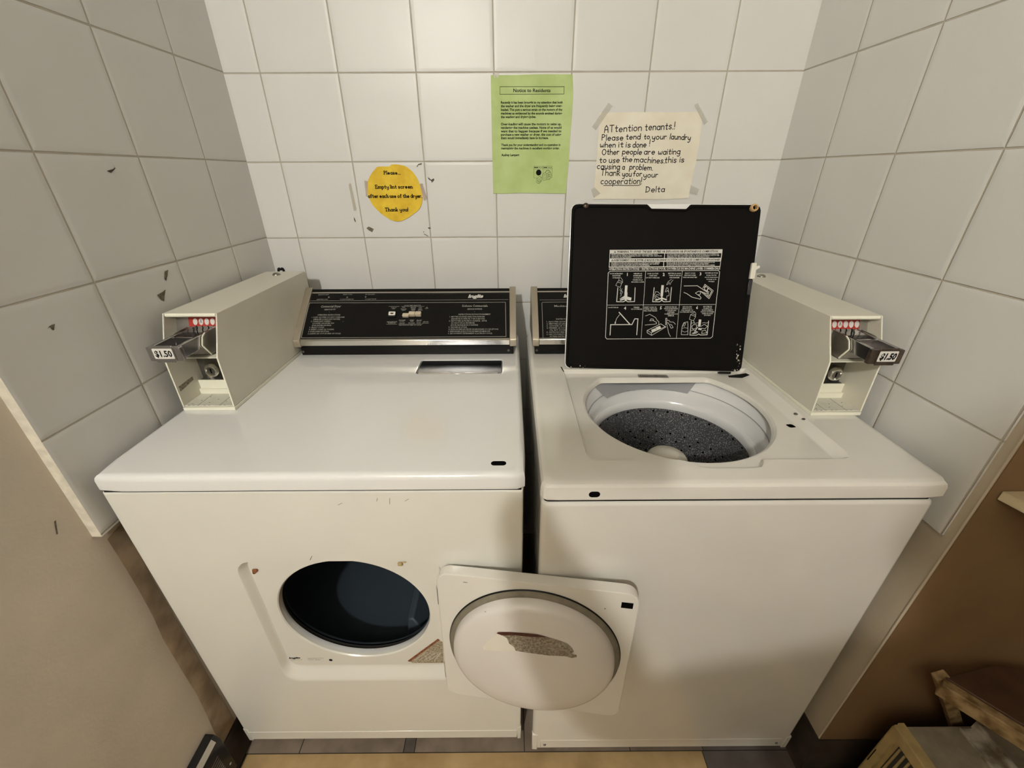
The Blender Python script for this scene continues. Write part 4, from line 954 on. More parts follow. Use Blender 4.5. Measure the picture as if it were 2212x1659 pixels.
b.lathe([(0.1608, -0.7275), (0.1600, -0.7225), (0.1608, -0.7175)], DC, (1, 0, 0), (0, 0, 1), (0, 1, 0), 96)
b.build('opening_rim', M['tub_white'], dryer, smooth=40)

b = MB()
b.lathe([(0.1612, -0.7165), (0.1640, -0.7150), (0.1650, -0.7080)], DC, (1, 0, 0), (0, 0, 1), (0, 1, 0), 96)
b.build('drum_seal', M['drum_dark'], dryer, smooth=40)

# labels and little fittings round the opening
recfr = lambda x, z, l=0.0: (x, -0.7353 - l, z)
b = MB()
a_, c_ = DRY_MARK['logo']
b.text('Inglis', a_, c_, 0.0052, recfr, bold=0.05, slant=0.3)
a_, c_ = DRY_MARK['txt']
b.text('CANADIAN STANDARDS ASSOCIATION', a_, c_, 0.0024, recfr, res=1)
b.text('MODEL  SERIAL', (a_[0], a_[1] - 0.006), (c_[0] - 0.008, c_[1] - 0.0062), 0.0024, recfr, res=1)
b.text('120/240V  60 Hz  26A', (-0.486, 0.3855), (-0.459, 0.386), 0.0026, recfr, res=1)
e = DRY_MARK['emb']
b.add([recfr(e[0] + 0.0042 * math.cos(2 * PI * i / 16), e[1] + 0.0042 * math.sin(2 * PI * i / 16)) for i in range(16)], [list(range(16))])
b.build('rating_text', M['print_black'], dryer, smooth=None, recalc=False)
b = MB()
b.poly([recfr(*p) for p in DRY_MARK['warn']], 0)
b.ribbon([DRY_MARK['warnbar'][0], DRY_MARK['warnbar'][1]], 0.006, recfr, 1, 0.0002)
for k in range(5):
    t_ = 0.15 + k * 0.14
    p0 = Vector(DRY_MARK['warn'][0]).lerp(Vector(DRY_MARK['warn'][4]), 0) + (Vector(DRY_MARK['warn'][1]) - Vector(DRY_MARK['warn'][0])) * 0 + Vector((0.012 + k * 0.012, 0.004))
    p1 = p0 + Vector((0.030, 0.030))
    p1.x = min(p1.x, -0.128)
    b.ribbon([tuple(p0), tuple(p1)], 0.0012, recfr, 2, 0.0003)
lab(b.build('warning_label', [M['grime_label'], M['rust'], M['print_white']], dryer, smooth=None, recalc=False), 'worn warning label with rusty red stripe')
x, z = DRY_MARK['latch']
b = MB()
b.prism([(x - 0.004, -0.7355, z + 0.004), (x + 0.006, -0.7355, z + 0.004), (x + 0.006, -0.7355, z - 0.001), (x - 0.002, -0.7355, z - 0.009), (x - 0.006, -0.7355, z - 0.008)], (0, -0.004, 0))
lab(b.build('door_catch', M['rust'], dryer, bevel=(0.001, 1)), 'rusty metal catch')
x, z = DRY_MARK['clip']
b = MB()
b.box(x - 0.005, x + 0.004, -0.741, -0.735, z - 0.004, z + 0.003)
b.box(x + 0.004, x + 0.011, -0.738, -0.735, z + 0.001, z + 0.004)
b.build('door_switch', M['ac_cream'], dryer, bevel=(0.001, 1))

# door, swung right round in front of the gap to the washer
DP = Vector((-0.106, -0.775, 0.7377))
DU, DV, DN = Vector((0.99165, -0.12897, -0.0025)), Vector((-0.00915, -0.05102, -0.99866)), Vector((-0.12867, -0.99034, 0.05178))


def doorfr(u, v, w=0.0):
    return DP + DU * u + DV * v + DN * w


b = MB()
S_ = 0.3795
DCN = (S_ / 2, S_ / 2)
dang = [2 * PI * i / 240 + PI / 240 for i in range(240)]
dl = lambda i, r_, w: [doorfr(p[0], p[1], w) for p in star(rrect(i, S_ - i, i, S_ - i, r_, 7), DCN, dang)]
b.loft([dl(0.004, 0.024, -0.024), dl(0.0008, 0.026, -0.022), dl(0, 0.026, -0.019), dl(0, 0.026, -0.0015)], 0, cap0=True)
b.loft([dl(0, 0.026, -0.0015), dl(0.0006, 0.026, -0.0024), dl(0.0012, 0.026, -0.0015), dl(0.0016, 0.026, -0.0004), dl(0.004, 0.024, 0.0), [doorfr(*p, 0.0) for p in circle(DCN, 0.1705, dang)]], 0)
door = b.build('door', M['enamel_warm'], dryer, smooth=35, wn=True)
b = MB()
b.loft([[doorfr(*p, w) for p in circle(DCN, r_, dang)] for r_, w in ((0.172, 0.0003), (0.1705, 0.006), (0.166, 0.0085), (0.1615, 0.0085), (0.1605, 0.003))])
b.build('door_seal', M['seal'], door, smooth=50)
b = MB()
b.loft([[doorfr(*p, w) for p in circle(DCN, r_, dang)] for r_, w in ((0.1732, 0.0002), (0.1722, 0.0022), (0.1708, 0.0030))])
b.build('seal_edge', M['black'], door, smooth=50)
b = MB()
b.loft([[doorfr(*p, w) for p in circle(DCN, r_, dang)] for r_, w in ((0.1625, 0.001), (0.1605, 0.016), (0.1585, 0.022), (0.154, 0.0265), (0.147, 0.0293), (0.12, 0.0325), (0.08, 0.0352), (0.04, 0.0366), (0.015, 0.037))], 0, cap1=True)
dome = b.build('door_liner', M['dome'], door, smooth=50)


def domew(u, v):
    r_ = math.hypot(u - DCN[0], v - DCN[1])
    prof = [(0.0, 0.037), (0.04, 0.0366), (0.08, 0.0352), (0.12, 0.0325), (0.147, 0.0293), (0.154, 0.0265)]
    for (ra, wa), (rb, wb) in zip(prof, prof[1:]):
        if r_ <= rb:
            return wa + (wb - wa) * (r_ - ra) / (rb - ra)
    return 0.026


b = MB()


def ondome(pts, m, lift):
    n = len(pts)
    cu = sum(p[0] for p in pts) / n
    cv = sum(p[1] for p in pts) / n
    rings = []
    for t_ in (0.0001, 0.25, 0.5, 0.75, 1.0):
        ring = [(cu + (p[0] - cu) * t_, cv + (p[1] - cv) * t_) for p in pts]
        rings.append([doorfr(p[0], p[1], domew(*p) + lift) for p in ring])
    b.loft(rings, m)


ondome(DOOR_LABEL['paper'], 0, 0.0004)
ondome(DOOR_LABEL['grime'], 1, 0.0007)
ondome(DOOR_LABEL['bar'], 2, 0.0010)
lab(b.build('torn_label', [M['torn_paper'], M['grime'], M['bar_red']], dome, smooth=None, recalc=False), 'half torn grimy sticker with dark red edge')
b = MB()
b.prism([doorfr(u, v, 0.0004) for u, v in ((0.3475, 0.0225), (0.3685, 0.0225), (0.3685, 0.0372), (0.3475, 0.0372))], DN * 0.0002)
b.build('strike_hole', M['hole'], door, smooth=None)
for u, v, w_, h_ in ((0.052, 0.0155, 0.010, 0.0018), (0.098, 0.055, 0.003, 0.002), (0.03, 0.155, 0.0025, 0.003), (0.318, 0.043, 0.003, 0.003)):
    b = MB()
    l_ = 0.0006 if math.hypot(u - DCN[0], v - DCN[1]) > 0.175 else domew(u, v) + 0.0006
    b.poly([doorfr(u, v, l_), doorfr(u + w_, v + h_ * 0.2, l_), doorfr(u + w_ * 0.8, v + h_, l_), doorfr(u + w_ * 0.2, v + h_ * 0.8, l_)])
    b.build('paint_chip', M['stain'], door, smooth=None, recalc=False)
for v in (0.06, 0.30):
    b = MB()
    b.tube([doorfr(-0.004, v, -0.020), doorfr(-0.004, v + 0.05, -0.020)], 0.0045, 10, 0, 1)
    b.build('hinge', M['steel'], door)
for x in (-0.62, 0.0):
    for y in (-0.70, -0.12):
        b = MB()
        b.lathe([(0.016, 0.0), (0.018, 0.004), (0.016, 0.012), (0.007, 0.014), (0.007, 0.06)], (x, y, 0.0), n=20, cap0=True, cap1=True)
        b.build('leg', M['black'], dryer)
for pts, w in (([(-0.27, 0.885), (-0.262, 0.8895)], 0.0008), ([(-0.20, 0.893), (-0.198, 0.900)], 0.0008), ([(-0.178, 0.886), (-0.176, 0.9)], 0.0008), ([(-0.352, 0.7445), (-0.346, 0.755)], 0.0012), ([(-0.15, 0.893), (-0.143, 0.898)], 0.0008)):
    b = MB()
    b.ribbon(pts, w, lambda x, z, l=0: (x, -0.7503 - l, z))
    b.build('scuff_mark', M['stain'], dryer, smooth=None, recalc=False)

# ------------------------------------------------------------------ washing machine
washer = thing('washing_machine', 'white top loading washing machine with its lid up, beside the right wall', 'washing machine', (0.43, -0.41, 0))
WX0, WX1, WZ0, WZ1 = 0.0890, 0.7655, 0.052, 0.9090
b = MB()
wl = lambda i, z: [(x, y, z) for x, y in rrect(WX0 + i, WX1 - i, -0.775 + i, -0.05 - i, 0.011, 5)]
b.loft([wl(0, WZ0), wl(0, WZ1 - 0.009), wl(0.0012, WZ1 - 0.004), wl(0.004, WZ1 - 0.001), wl(0.009, WZ1), wl(0.012, WZ1)])
b.build('cabinet', M['enamel_warm'], washer, smooth=30, wn=True)
b = MB()
b.box(0.110, 0.745, -0.7758, -0.770, 0.054, 0.092)
b.prism([(0.0885, -0.7755, 0.043), (0.103, -0.7762, 0.043), (0.103, -0.7762, 0.12), (0.0885, -0.7755, 0.12)], (0, 0.012, 0))
b.prism([(0.766, -0.7755, 0.043), (0.752, -0.7762, 0.043), (0.752, -0.7762, 0.10), (0.766, -0.7755, 0.10)], (0, 0.012, 0))
kp = b.build('kick_panel', M['enamel_warm'], washer, bevel=(0.002, 2))
for x in (0.122, 0.733):
    b = MB()
    b.lathe([(0.0, -0.0022), (0.003, -0.0018), (0.0042, 0)], (x, -0.7758, 0.070), (1, 0, 0), (0, 0, 1), (0, 1, 0), 14)
    b.build('screw', M['steel_dark'], kp)
for x in (0.14, 0.71):
    for y in (-0.72, -0.12):
        b = MB()
        b.lathe([(0.016, 0.0), (0.018, 0.004), (0.016, 0.012), (0.007, 0.014), (0.007, 0.06)], (x, y, 0.0), n=20, cap0=True, cap1=True)
        b.build('leg', M['black'], washer)
b = MB()   # black ring that puts the shade of the slot under the top into colour
gl = lambda i, z: [(x, y, z) for x, y in rrect(0.094 + i, 0.760 - i, -0.770 + i, -0.06 - i, 0.008, 4)]
b.loft([gl(0, 0.9085), gl(0, 0.9200), gl(0.03, 0.9200), gl(0.03, 0.9085), gl(0, 0.9085)])
b.build('gap_shade', M['black'], washer)

TX0, TX1 = 0.0878, 0.7720
OC = (0.4045, -0.5150)


def arcp(c, r_, a0, a1, n):
    return [(c[0] + r_ * math.cos(R(a0 + (a1 - a0) * i / n)), c[1] + r_ * math.sin(R(a0 + (a1 - a0) * i / n))) for i in range(n + 1)]


recO = [(0.1757, -0.332)] + arcp((0.1977, -0.6915), 0.022, 180, 270, 6) + [(0.338, -0.7135), (0.350, -0.7175), (0.360, -0.7270), (0.372, -0.7345), (0.388, -0.7375), (0.462, -0.7375), (0.476, -0.7345), (0.484, -0.7250), (0.489, -0.7165), (0.496, -0.7135)] + arcp((0.636, -0.6955), 0.018, 270, 360, 6) + [(0.654, -0.332)]
recI = [(0.1805, -0.334)] + arcp((0.2005, -0.688), 0.020, 180, 270, 6) + [(0.340, -0.7080), (0.353, -0.7120), (0.364, -0.7220), (0.376, -0.7295), (0.392, -0.7320), (0.460, -0.7320), (0.473, -0.7290), (0.481, -0.7200), (0.486, -0.7115), (0.493, -0.7080)] + arcp((0.618, -0.6960), 0.012, 270, 360, 6) + [(0.630, -0.334)]


def opening(r_, back):
    p = []
    for i in range(96):
        t = 2 * PI * i / 96
        x, y = OC[0] + r_ * math.cos(t), OC[1] + 0.008 + r_ * math.sin(t)
        p.append((x, min(y, back)))
    return p


oang = angles_for(OC, [(TX0, -0.78), (TX1, -0.78), (TX1, -0.05), (TX0, -0.05), recO[0], recO[-1]] + recO[6:18], 168)
wo = lambda i, r_: star(rrect(TX0 + i, TX1 - i, -0.780 + i, -0.05 - i, r_, 5), OC, oang)
ro, ri = star(recO, OC, oang), star(recI, OC, oang)
loops = [lz(wo(0.008, 0.010), 0.9192), lz(wo(0.001, 0.014), 0.9196), lz(wo(0, 0.014), 0.9215), lz(wo(0, 0.014), 0.9385), lz(wo(0.0015, 0.014), 0.9455), lz(wo(0.005, 0.014), 0.9500), lz(wo(0.0105, 0.014), 0.9518), lz(wo(0.015, 0.014), 0.952)]
for t_, z in ((-0.1, 0.952), (0, 0.952), (0.15, 0.9506), (0.5, 0.9460), (0.85, 0.9413), (1, 0.9405), (1.1, 0.9405)):
    loops.append(lz(mixp(ro, ri, t_), z))
for r_, bk, z in ((0.2045, -0.3545, 0.9404), (0.2010, -0.3575, 0.9398), (0.1970, -0.3620, 0.9370), (0.1945, -0.3660, 0.9325), (0.1940, -0.3680, 0.9295)):
    loops.append(lz(star(opening(r_, bk), OC, oang), z))
b = MB()
b.loft(loops)
wtop = b.build('top_panel', M['enamel_warm'], washer, smooth=20, recalc=False, wn=True)
b = MB()
b.prism([(0.177 + x, -0.7803, 0.9330 + z) for x, z in rrect(-0.0095, 0.0095, -0.0062, 0.0062, 0.006, 5)], (0, -0.0001, 0))
lab(b.build('screw_hole', M['hole'], wtop, smooth=None), 'black oval hole in the front edge')
b = MB()
b.prism([(0.6185 + x * 0.8 - y * 0.3, -0.5890 + y + x * 0.1, 0.9410) for x, y in rrect(-0.009, 0.009, -0.006, 0.006, 0.004, 3)], (0, 0, 0.0001))
b.build('lid_switch_slot', M['hole'], wtop, smooth=None)
for x, y in ((0.6465, -0.5560), (0.6500, -0.5775)):
    b = MB()
    b.lathe([(0.0, 0.0022), (0.0025, 0.0018), (0.0042, 0)], (x, y, 0.9495), n=14)
    b.build('screw', M['steel_dark'], wtop)
b = MB()
b.prism([(0.367, -0.3580, 0.9410), (0.444, -0.3610, 0.9410), (0.4435, -0.3440, 0.9410), (0.369, -0.3410, 0.9410)], (0, 0, 0.0003), 0)
lbfr = lambda u, v, l=0.0: (u, v, 0.9416 + l)
for k in range(3):
    b.text('SERVICE INFORMATION  MODEL', (0.373, -0.3465 - k * 0.0045), (0.402, -0.3475 - k * 0.0045), 0.0022, lbfr, 1, res=1)
    b.text('SERIAL  120V 60HZ', (0.409, -0.3478 - k * 0.0045), (0.438, -0.3490 - k * 0.0045), 0.0022, lbfr, 1, res=1)
lab(b.build('rating_label', [M['steel'], M['print_black']], wtop, smooth=None, recalc=False), 'small grey rating label')
for pts in ([(0.60, -0.352, 0.9410), (0.642, -0.356, 0.9500), (0.646, -0.368, 0.9505), (0.63, -0.366, 0.9412), (0.598, -0.362, 0.9410)], [(0.1700, -0.316, 0.9524), (0.1735, -0.316, 0.9524), (0.1765, -0.346, 0.9524), (0.1740, -0.346, 0.9524)]):
    b = MB()
    b.poly(pts)
    b.build('hinge_grime', M['black'], wtop, smooth=None, recalc=False)

# tub parts under the opening
SC = (0.4060, -0.5210, 0)
b = MB()
b.lathe([(0.2160, 0.9050), (0.2160, 0.9240), (0.2130, 0.9270), (0.2085, 0.9250), (0.1990, 0.9130), (0.1905, 0.8980), (0.1855, 0.8860), (0.1815, 0.8740), (0.1790, 0.8660), (0.1775, 0.8655), (0.1765, 0.8670), (0.1745, 0.8690), (0.1725, 0.8670), (0.1700, 0.8590), (0.1690, 0.8520), (0.1700, 0.8450)], SC, n=96)
b.build('splash_ring', M['tub_white'], washer, smooth=45)
b = MB()
b.lathe([(0.1920, 0.9004), (0.1914, 0.9022), (0.1900, 0.9012)], SC, n=96)
b.build('ring_groove', M['tub_grey'], washer, smooth=45)
b = MB()   # grey inlet panel at the back of the ring
n_ = 14
for_l = []
for h, ra, dr_ in ((0.9275, 0.2075, 0.0), (0.8960, 0.1805, 0.014)):
    a0, a1 = 55 + dr_ * 300, 139 - dr_ * 480
    for_l.append([(SC[0] + ra * math.cos(R(a0 + (a1 - a0) * i / n_)), SC[1] + ra * math.sin(R(a0 + (a1 - a0) * i / n_)), h + 0.0005) for i in range(n_ + 1)])
b.loft(for_l, close=False)
lab(b.build('inlet_panel', M['tub_grey'], washer, smooth=45, recalc=False), 'grey inlet panel at the back of the opening')
b = MB()
b.lathe([(0.1715, 0.858), (0.1725, 0.80), (0.180, 0.72), (0.183, 0.55), (0.17, 0.53), (0.0, 0.53)], SC, n=96)
bk = b.build('wash_basket', M['basket'], washer, smooth=45)
b = MB()
rnd = random.Random(3)
for row in range(9):
    h = 0.836 - row * 0.0225
    rr_ = 0.1712 + (0.858 - h) * 0.05
    for k in range(30):
        a = 2 * PI * (k + 0.5 * (row % 2)) / 30
        u = Vector((math.cos(a), math.sin(a), 0))
        s = Vector((-u.y, u.x, 0))
        c0 = Vector(SC) + u * (rr_ - 0.0006) + Vector((0, 0, h))
        b.add([c0 + s * 0.0030 * math.cos(2 * PI * i / 8) + Vector((0, 0, 0.0030 * math.sin(2 * PI * i / 8))) for i in range(8)], [list(range(8))])
o = b.build('drain_holes', M['hole'], bk, smooth=None, recalc=False)
o['kind'] = 'stuff'
b = MB()
b.lathe([(0.150, 0.535), (0.140, 0.56), (0.09, 0.585), (0.055, 0.62), (0.050, 0.68), (0.049, 0.782), (0.047, 0.793), (0.041, 0.800), (0.02, 0.804), (0.0, 0.805)], (0.4175, -0.5000, 0), n=48, cap1=False)
ag = b.build('agitator', M['agitator'], washer, smooth=50)
for k in range(4):
    b = MB()
    a = R(20 + 90 * k)
    u = Vector((math.cos(a), math.sin(a), 0))
    s = Vector((-u.y, u.x, 0))
    c0 = Vector((0.4175, -0.5000, 0))
    b.prism([c0 + u * 0.045 + s * -0.004 + Vector((0, 0, 0.74)), c0 + u * 0.066 + s * -0.004 + Vector((0, 0, 0.64)), c0 + u * 0.135 + s * -0.004 + Vector((0, 0, 0.56)), c0 + u * 0.045 + s * -0.004 + Vector((0, 0, 0.56))], s * 0.008)
    b.build('vane', M['agitator'], ag, bevel=(0.002, 2))

# lid standing open
LP = Vector((0.188, -0.2099, 1.3433))
LU, LN, LV = Vector((0.99864, -0.05182, -0.00634)), Vector((-0.048, -0.95913, 0.27885)), Vector((-0.02053, -0.27817, -0.96031))


def lidfr(u, v, w=0.0):
    return LP + LU * u + LV * v + LN * w


LW, LH = 0.4564, 0.4085
LCN = (0.228, 0.205)
notch = [(0.1852, 0.0022), (0.1948, 0.0100), (0.2778, 0.0104), (0.2859, 0.0040)]


def outline(i, r_):
    p = rrect(i, LW - i, i, LH - i, r_, 6)
    # order of rrect: (max,max) (min,max) (min,min) (max,min): insert the hand notch in the top edge
    k = 3 * 7
    nt_ = [(u, v + i * 0.8) for u, v in notch]
    nt_ = [(nt_[0][0] - i * 0.5, i)] + nt_[1:3] + [(nt_[3][0] + i * 0.5, i)]
    return p[:k] + nt_ + p[k:]


lang = angles_for(LCN, notch, 260)
ls = lambda i, r_, w, nt=True: [lidfr(p[0], p[1], w) for p in star(outline(i, r_) if nt else rrect(i, LW - i, i, LH - i, r_, 6), LCN, lang)]
b = MB()
b.loft([ls(0.006, 0.012, -0.0135, False), ls(0.0015, 0.015, -0.012, False), ls(0, 0.015, -0.009, False), ls(0, 0.015, -0.002, False), ls(0.0008, 0.015, -0.0004, False), ls(0.002, 0.015, 0.0, False), ls(0.006, 0.014, 0.0)], 0, cap0=True, cap1=True)
lid = b.build('lid', M['enamel_white'], washer, smooth=30, wn=True)
b = MB()
b.loft([ls(0.0022, 0.014, 0.0001), ls(0.0022, 0.014, 0.0020), ls(0.0032, 0.013, 0.0032), ls(0.0068, 0.012, 0.0032), ls(0.0085, 0.012, 0.002), ls(0.0105, 0.011, 0.0003)], 0, cap1=True)
b.build('lid_liner', M['black_liner'], lid, smooth=30, wn=True)
lfr = lambda u, v, l=0.0: lidfr(u, v, 0.0007 + l)
b = MB()
for rc in LID_RECTS:
    b.poly([lfr(*p) for p in rc], 0)
for s, u0, v0, u1, v1, ch, cl in LID_TEXT:
    b.text(s, (u0, v0), (u1, v1), ch, lfr, 0 if cl else 1, bold=0.03 if ch > 0.0032 else 0.015, flip=-1.0, lift=0.0003, res=1, slant=0.15 if not cl else 0)
for k, (w, pl) in enumerate(LID_STROKES):
    b.ribbon(pl, w, lfr, 0 if k not in (4, 5) else 1, 0.0002 + 0.000008 * (k % 30))
lab(b.build('instruction_print', [M['print_white'], M['black_liner']], lid, smooth=None, recalc=False), 'white printed warning and six step picture instructions')
u, v = LID_PTS['grom']
b = MB()
b.loft([[lidfr(u + r_ * math.cos(2 * PI * i / 24), v + 0.006 + r_ * math.sin(2 * PI * i / 24), w) for i in range(24)] for r_, w in ((0.0085, 0.001), (0.0092, 0.006), (0.0088, 0.010), (0.0075, 0.012), (0.0055, 0.012), (0.0048, 0.009), (0.0046, 0.002))])
b.build('rubber_bumper', M['rubber_tan'], lid, smooth=50)
u, v = LID_PTS['scr']
b = MB()
b.loft([[lidfr(u + r_ * math.cos(2 * PI * i / 16), v + 0.007 + r_ * math.sin(2 * PI * i / 16), w) for i in range(16)] for r_, w in ((0.007, 0.003), (0.0065, 0.005), (0.004, 0.0065), (0.0005, 0.0068))])
b.build('bumper_screw', M['bronze'], lid)
b = MB()
pl = [(0.4455, 0.1365), (0.4565, 0.1360), (0.4570, 0.1440), (0.4640, 0.1420), (0.4655, 0.1480), (0.4570, 0.1530), (0.4560, 0.1740), (0.4440, 0.1745)]
b.loft([[lidfr(*p, 0.002) for p in pl], [lidfr(*p, 0.010) for p in pl]], 0, True, True)
lab(b.build('lid_strike', M['plastic_white'], lid, bevel=(0.0012, 2)), 'white plastic hook')
b = MB()
pl = [(0.4440, 0.1760), (0.4540, 0.1760), (0.4525, 0.2130), (0.4425, 0.2130)]
b.loft([[lidfr(*p, 0.002) for p in pl], [lidfr(*p, 0.006) for p in pl]], 0, True, True)
b.build('strike_plate', M['black_gloss'], lid, bevel=(0.001, 2))
rnd = random.Random(11)
for spots in (range(20), range(20, 26)):
    b = MB()
    for k in spots:
        t_ = rnd.random()
        if k < 14:
            u, v = 0.4475 - rnd.random() * 0.012, 0.335 + t_ * 0.066
        elif k < 20:
            u, v = 0.425 + t_ * 0.026, 0.4005 + rnd.random() * 0.005
        else:
            u, v = 0.006 + t_ * 0.05, 0.3995 + rnd.random() * 0.006
        s_ = 0.0005 + rnd.random() * 0.0022
        b.add([lidfr(u + s_ * rnd.uniform(.5, 1) * math.cos(a), v + s_ * rnd.uniform(.6, 1.8) * math.sin(a), 0.0037) for a in (0, 1.2, 2.2, 3.3, 4.3, 5.3)], [list(range(6))], 0 if k % 3 else 1)
    o = b.build('worn_edge', [M['grime'], M['print_white']], lid, smooth=None, recalc=False)
    o['kind'] = 'stuff'
for u in (0.03, 0.40):
    b = MB()
    b.tube([lidfr(u, LH + 0.001, -0.004), lidfr(u + 0.03, LH + 0.001, -0.004)], 0.0045, 10, 0, 1)
    b.build('hinge', M['black'], lid)

wcon = console(washer, 0.0985, 0.6620)
b = MB()
for s, x0, v0, x1, v1, ch in WCON_TEXT:
    b.text(s, (x0, v0), (x1, v1), ch, confr, res=1, bold=0.01)
b.build('printed_text', M['print_grey'], wcon, smooth=None, recalc=False)
for w, pl in WCON_LINES:
    b = MB()
    b.ribbon(pl, w, confr, 0, 0.00005)
    b.build('printed_line', M['print_grey'], wcon, smooth=None, recalc=False)
b = MB()
b.text('Inglis', WCON_LOGO[:2], WCON_LOGO[2:4], WCON_LOGO[4], confr, bold=0.045, slant=0.30, lift=0.0002)
b.build('logo', M['print_white'], wcon, smooth=None, recalc=False)

# ------------------------------------------------------------------ coin meters bolted on the machine tops
def coin_meter(label, x0, x1, yf, zb, yb, slide_x, front, dark):
    """open-fronted steel coin meter: case, coin slide pushed out, lock behind the lower opening"""
    t = thing('coin_meter', label, 'coin meter', ((x0 + x1) / 2, (yf + yb) / 2, zb), group='coin meters on the machines')
    zb += 0.0004
    W_ = 0.0026
    kz, tz = zb + 0.122, zb + 0.2035
    ky, ty = yf + 0.0020, yf + 0.0410
    bz = zb + 0.0085
    out = [(yf, bz), (ky, kz), (ty, tz), (yb, tz), (yb + 0.006, tz - 0.006), (yb + 0.006, bz)]
    b = MB()
    # two side sheets, top sheet, bottom sheet, back sheet of one folded case
    for xa in (x0, x1 - W_):
        b.prism([(xa, y, z) for y, z in out], (W_, 0, 0), 0)
    b.prism([(x0 + W_, y, z) for y, z in ((ty + 0.001, tz - W_), (ty + 0.001, tz), (yb, tz), (yb + 0.006, tz - 0.006), (yb + 0.006, bz), (yb + 0.006 - W_, bz), (yb + 0.006 - W_, tz - 0.008), (yb - 0.002, tz - W_))], (x1 - x0 - 2 * W_, 0, 0), 0)
    b.box(x0 + W_, x1 - W_, yf + 0.001, yb, bz, bz + W_, 1)
    case = b.build('case', [M['meter_paint'], M['meter_inside']], t, smooth=None, bevel=(0.0007, 2))
    b = MB()   # bright worn edges: rolled top lip and the sheet edges round the opening
    b.tube([(x0 + 0.004, ty + 0.003, tz - 0.0042), (x1 - 0.004, ty + 0.003, tz - 0.0042)], 0.0042, 12, 0, 1)
    for xa in (x0 - 0.0003, x1 - W_ - 0.0003):
        for (ya, za), (yc, zc) in (((yf, bz), (ky, kz)), ((ky, kz), (ty, tz - 0.004))):
            b.bar((xa + W_ / 2 + 0.0003, ya, za), (xa + W_ / 2 + 0.0003, yc, zc), 0.0012, W_ + 0.0004, (1, 0, 0))
    b.build('front_edge', M['meter_edge'], case, bevel=(0.0004, 1))
    b = MB()
    b.box(x0 - 0.0005, x1 + 0.0005, yf - 0.0015, yb + 0.002, zb, zb + 0.0075)
    b.build('base_plate', M['meter_edge'], t, bevel=(0.0006, 1))
    b = MB()   # divider shelf and inner walls
    b.box(x0 + W_, x1 - W_, ky + 0.0002, ky + 0.115, kz - 0.001, kz + 0.0008, 0)
    b.box(x0 + W_, x1 - W_, yf + 0.061, yf + 0.064, bz + W_, bz + 0.034, 2)
    b.box(x0 + W_, x1 - W_, yf + 0.055, yf + 0.061, bz + W_, bz + 0.014, 2)
    b.box(x0 + W_, x1 - W_, yf + 0.078, yf + 0.081, bz + 0.03, kz - 0.001, 1)
    b.box(x0 + W_, x1 - W_, yf + 0.062, yf + 0.079, bz + 0.030, bz + 0.032, 1)
    ins = b.build('inner_shelf', [M['meter_edge'], M['steel_dark'], M['meter_edge']], t)
    b = MB()
    for k in range(2):
        xx = x0 + (x1 - x0) * (0.28 + 0.42 * k)
        b.box(xx, xx + 0.0009, yf + 0.004, yf + 0.05, bz + W_, bz + W_ + 0.0002, 0)
    for k in range(7):
        xx = x0 + 0.010 + (x1 - x0 - 0.02) * ((k * 0.37) % 1)
        b.box(xx, xx + 0.004, yf + 0.0012, yf + 0.0022, bz + W_, bz + W_ + 0.0004, 0)
        b.box(xx + 0.004, xx + 0.0062, yf + 0.008 + k * 0.005, yf + 0.0095 + k * 0.005, bz + W_, bz + W_ + 0.0003, 0)
    xs = x0 + W_ + 0.0003 if not dark else x1 - W_ - 0.0003
    if not dark:
        b.poly([(xs, yf + 0.006, bz + 0.034), (xs, yf + 0.050, bz + 0.041), (xs, yf + 0.050, bz + 0.049), (xs, yf + 0.006, bz + 0.046)], 1)
    b.build('wear_marks', [M['stain'], M['grime']], case, smooth=None, recalc=False)
    # lock
    lx, ly, lz_ = (x0 + x1) / 2 + (-0.017 if not dark else 0.024), yf + 0.0775, zb + 0.064
    b = MB()
    b.lathe([(0.0175, 0.0), (0.0175, -0.008), (0.0160, -0.014), (0.0130, -0.0172), (0.0105, -0.0175), (0.0090, -0.0150), (0.0085, -0.0150)], (lx, ly, lz_), (1, 0, 0), (0, 0, 1), (0, 1, 0), 40, cap1=True)
    lk = b.build('lock', M['chrome'], t, smooth=30)
    b = MB()
    b.lathe([(0.0086, -0.0152), (0.0, -0.0153)], (lx, ly, lz_), (1, 0, 0), (0, 0, 1), (0, 1, 0), 30)
    b.box(lx - 0.0012, lx + 0.0012, ly - 0.0160, ly - 0.0152, lz_ - 0.005, lz_ + 0.005, 1)
    b.build('keyway', [M['steel_dark'], M['hole']], lk, smooth=None)
    if not dark:
        b = MB()
        b.lathe([(0.0085, 0), (0.008, -0.003), (0.004, -0.006), (0, -0.0068)], (lx - 0.016, ly, lz_ - 0.022), (1, 0, 0), (0, 0, 1), (0, 1, 0), 20)
        b.build('rivet', M['steel'], t, smooth=40)
    # slide mechanism: slotted plate with red strip, steel housing, slide with price plate
    sx0, sx1 = slide_x
    py = yf + 0.072
    b = MB()
    b.add([(x0 + W_, py - 0.028, kz + 0.0010), (x1 - W_, py - 0.028, kz + 0.0010), (x1 - W_, py, tz - 0.004), (x0 + W_, py, tz - 0.004)], [[0, 1, 2, 3]], 0)
    mech = b.build('slot_plate', [M['steel']], t, smooth=None)
    pv = Vector((0, 0.028, tz - 0.004 - kz - 0.001)).normalized()
    p0 = Vector((0, py - 0.028, kz + 0.001))
    pn = Vector((0, -pv.z, pv.y))

    def pf(x, v, l=0.0):
        q = p0 + pv * v + pn * (0.0004 + l)
        return (x, q.y, q.z)
    b = MB()
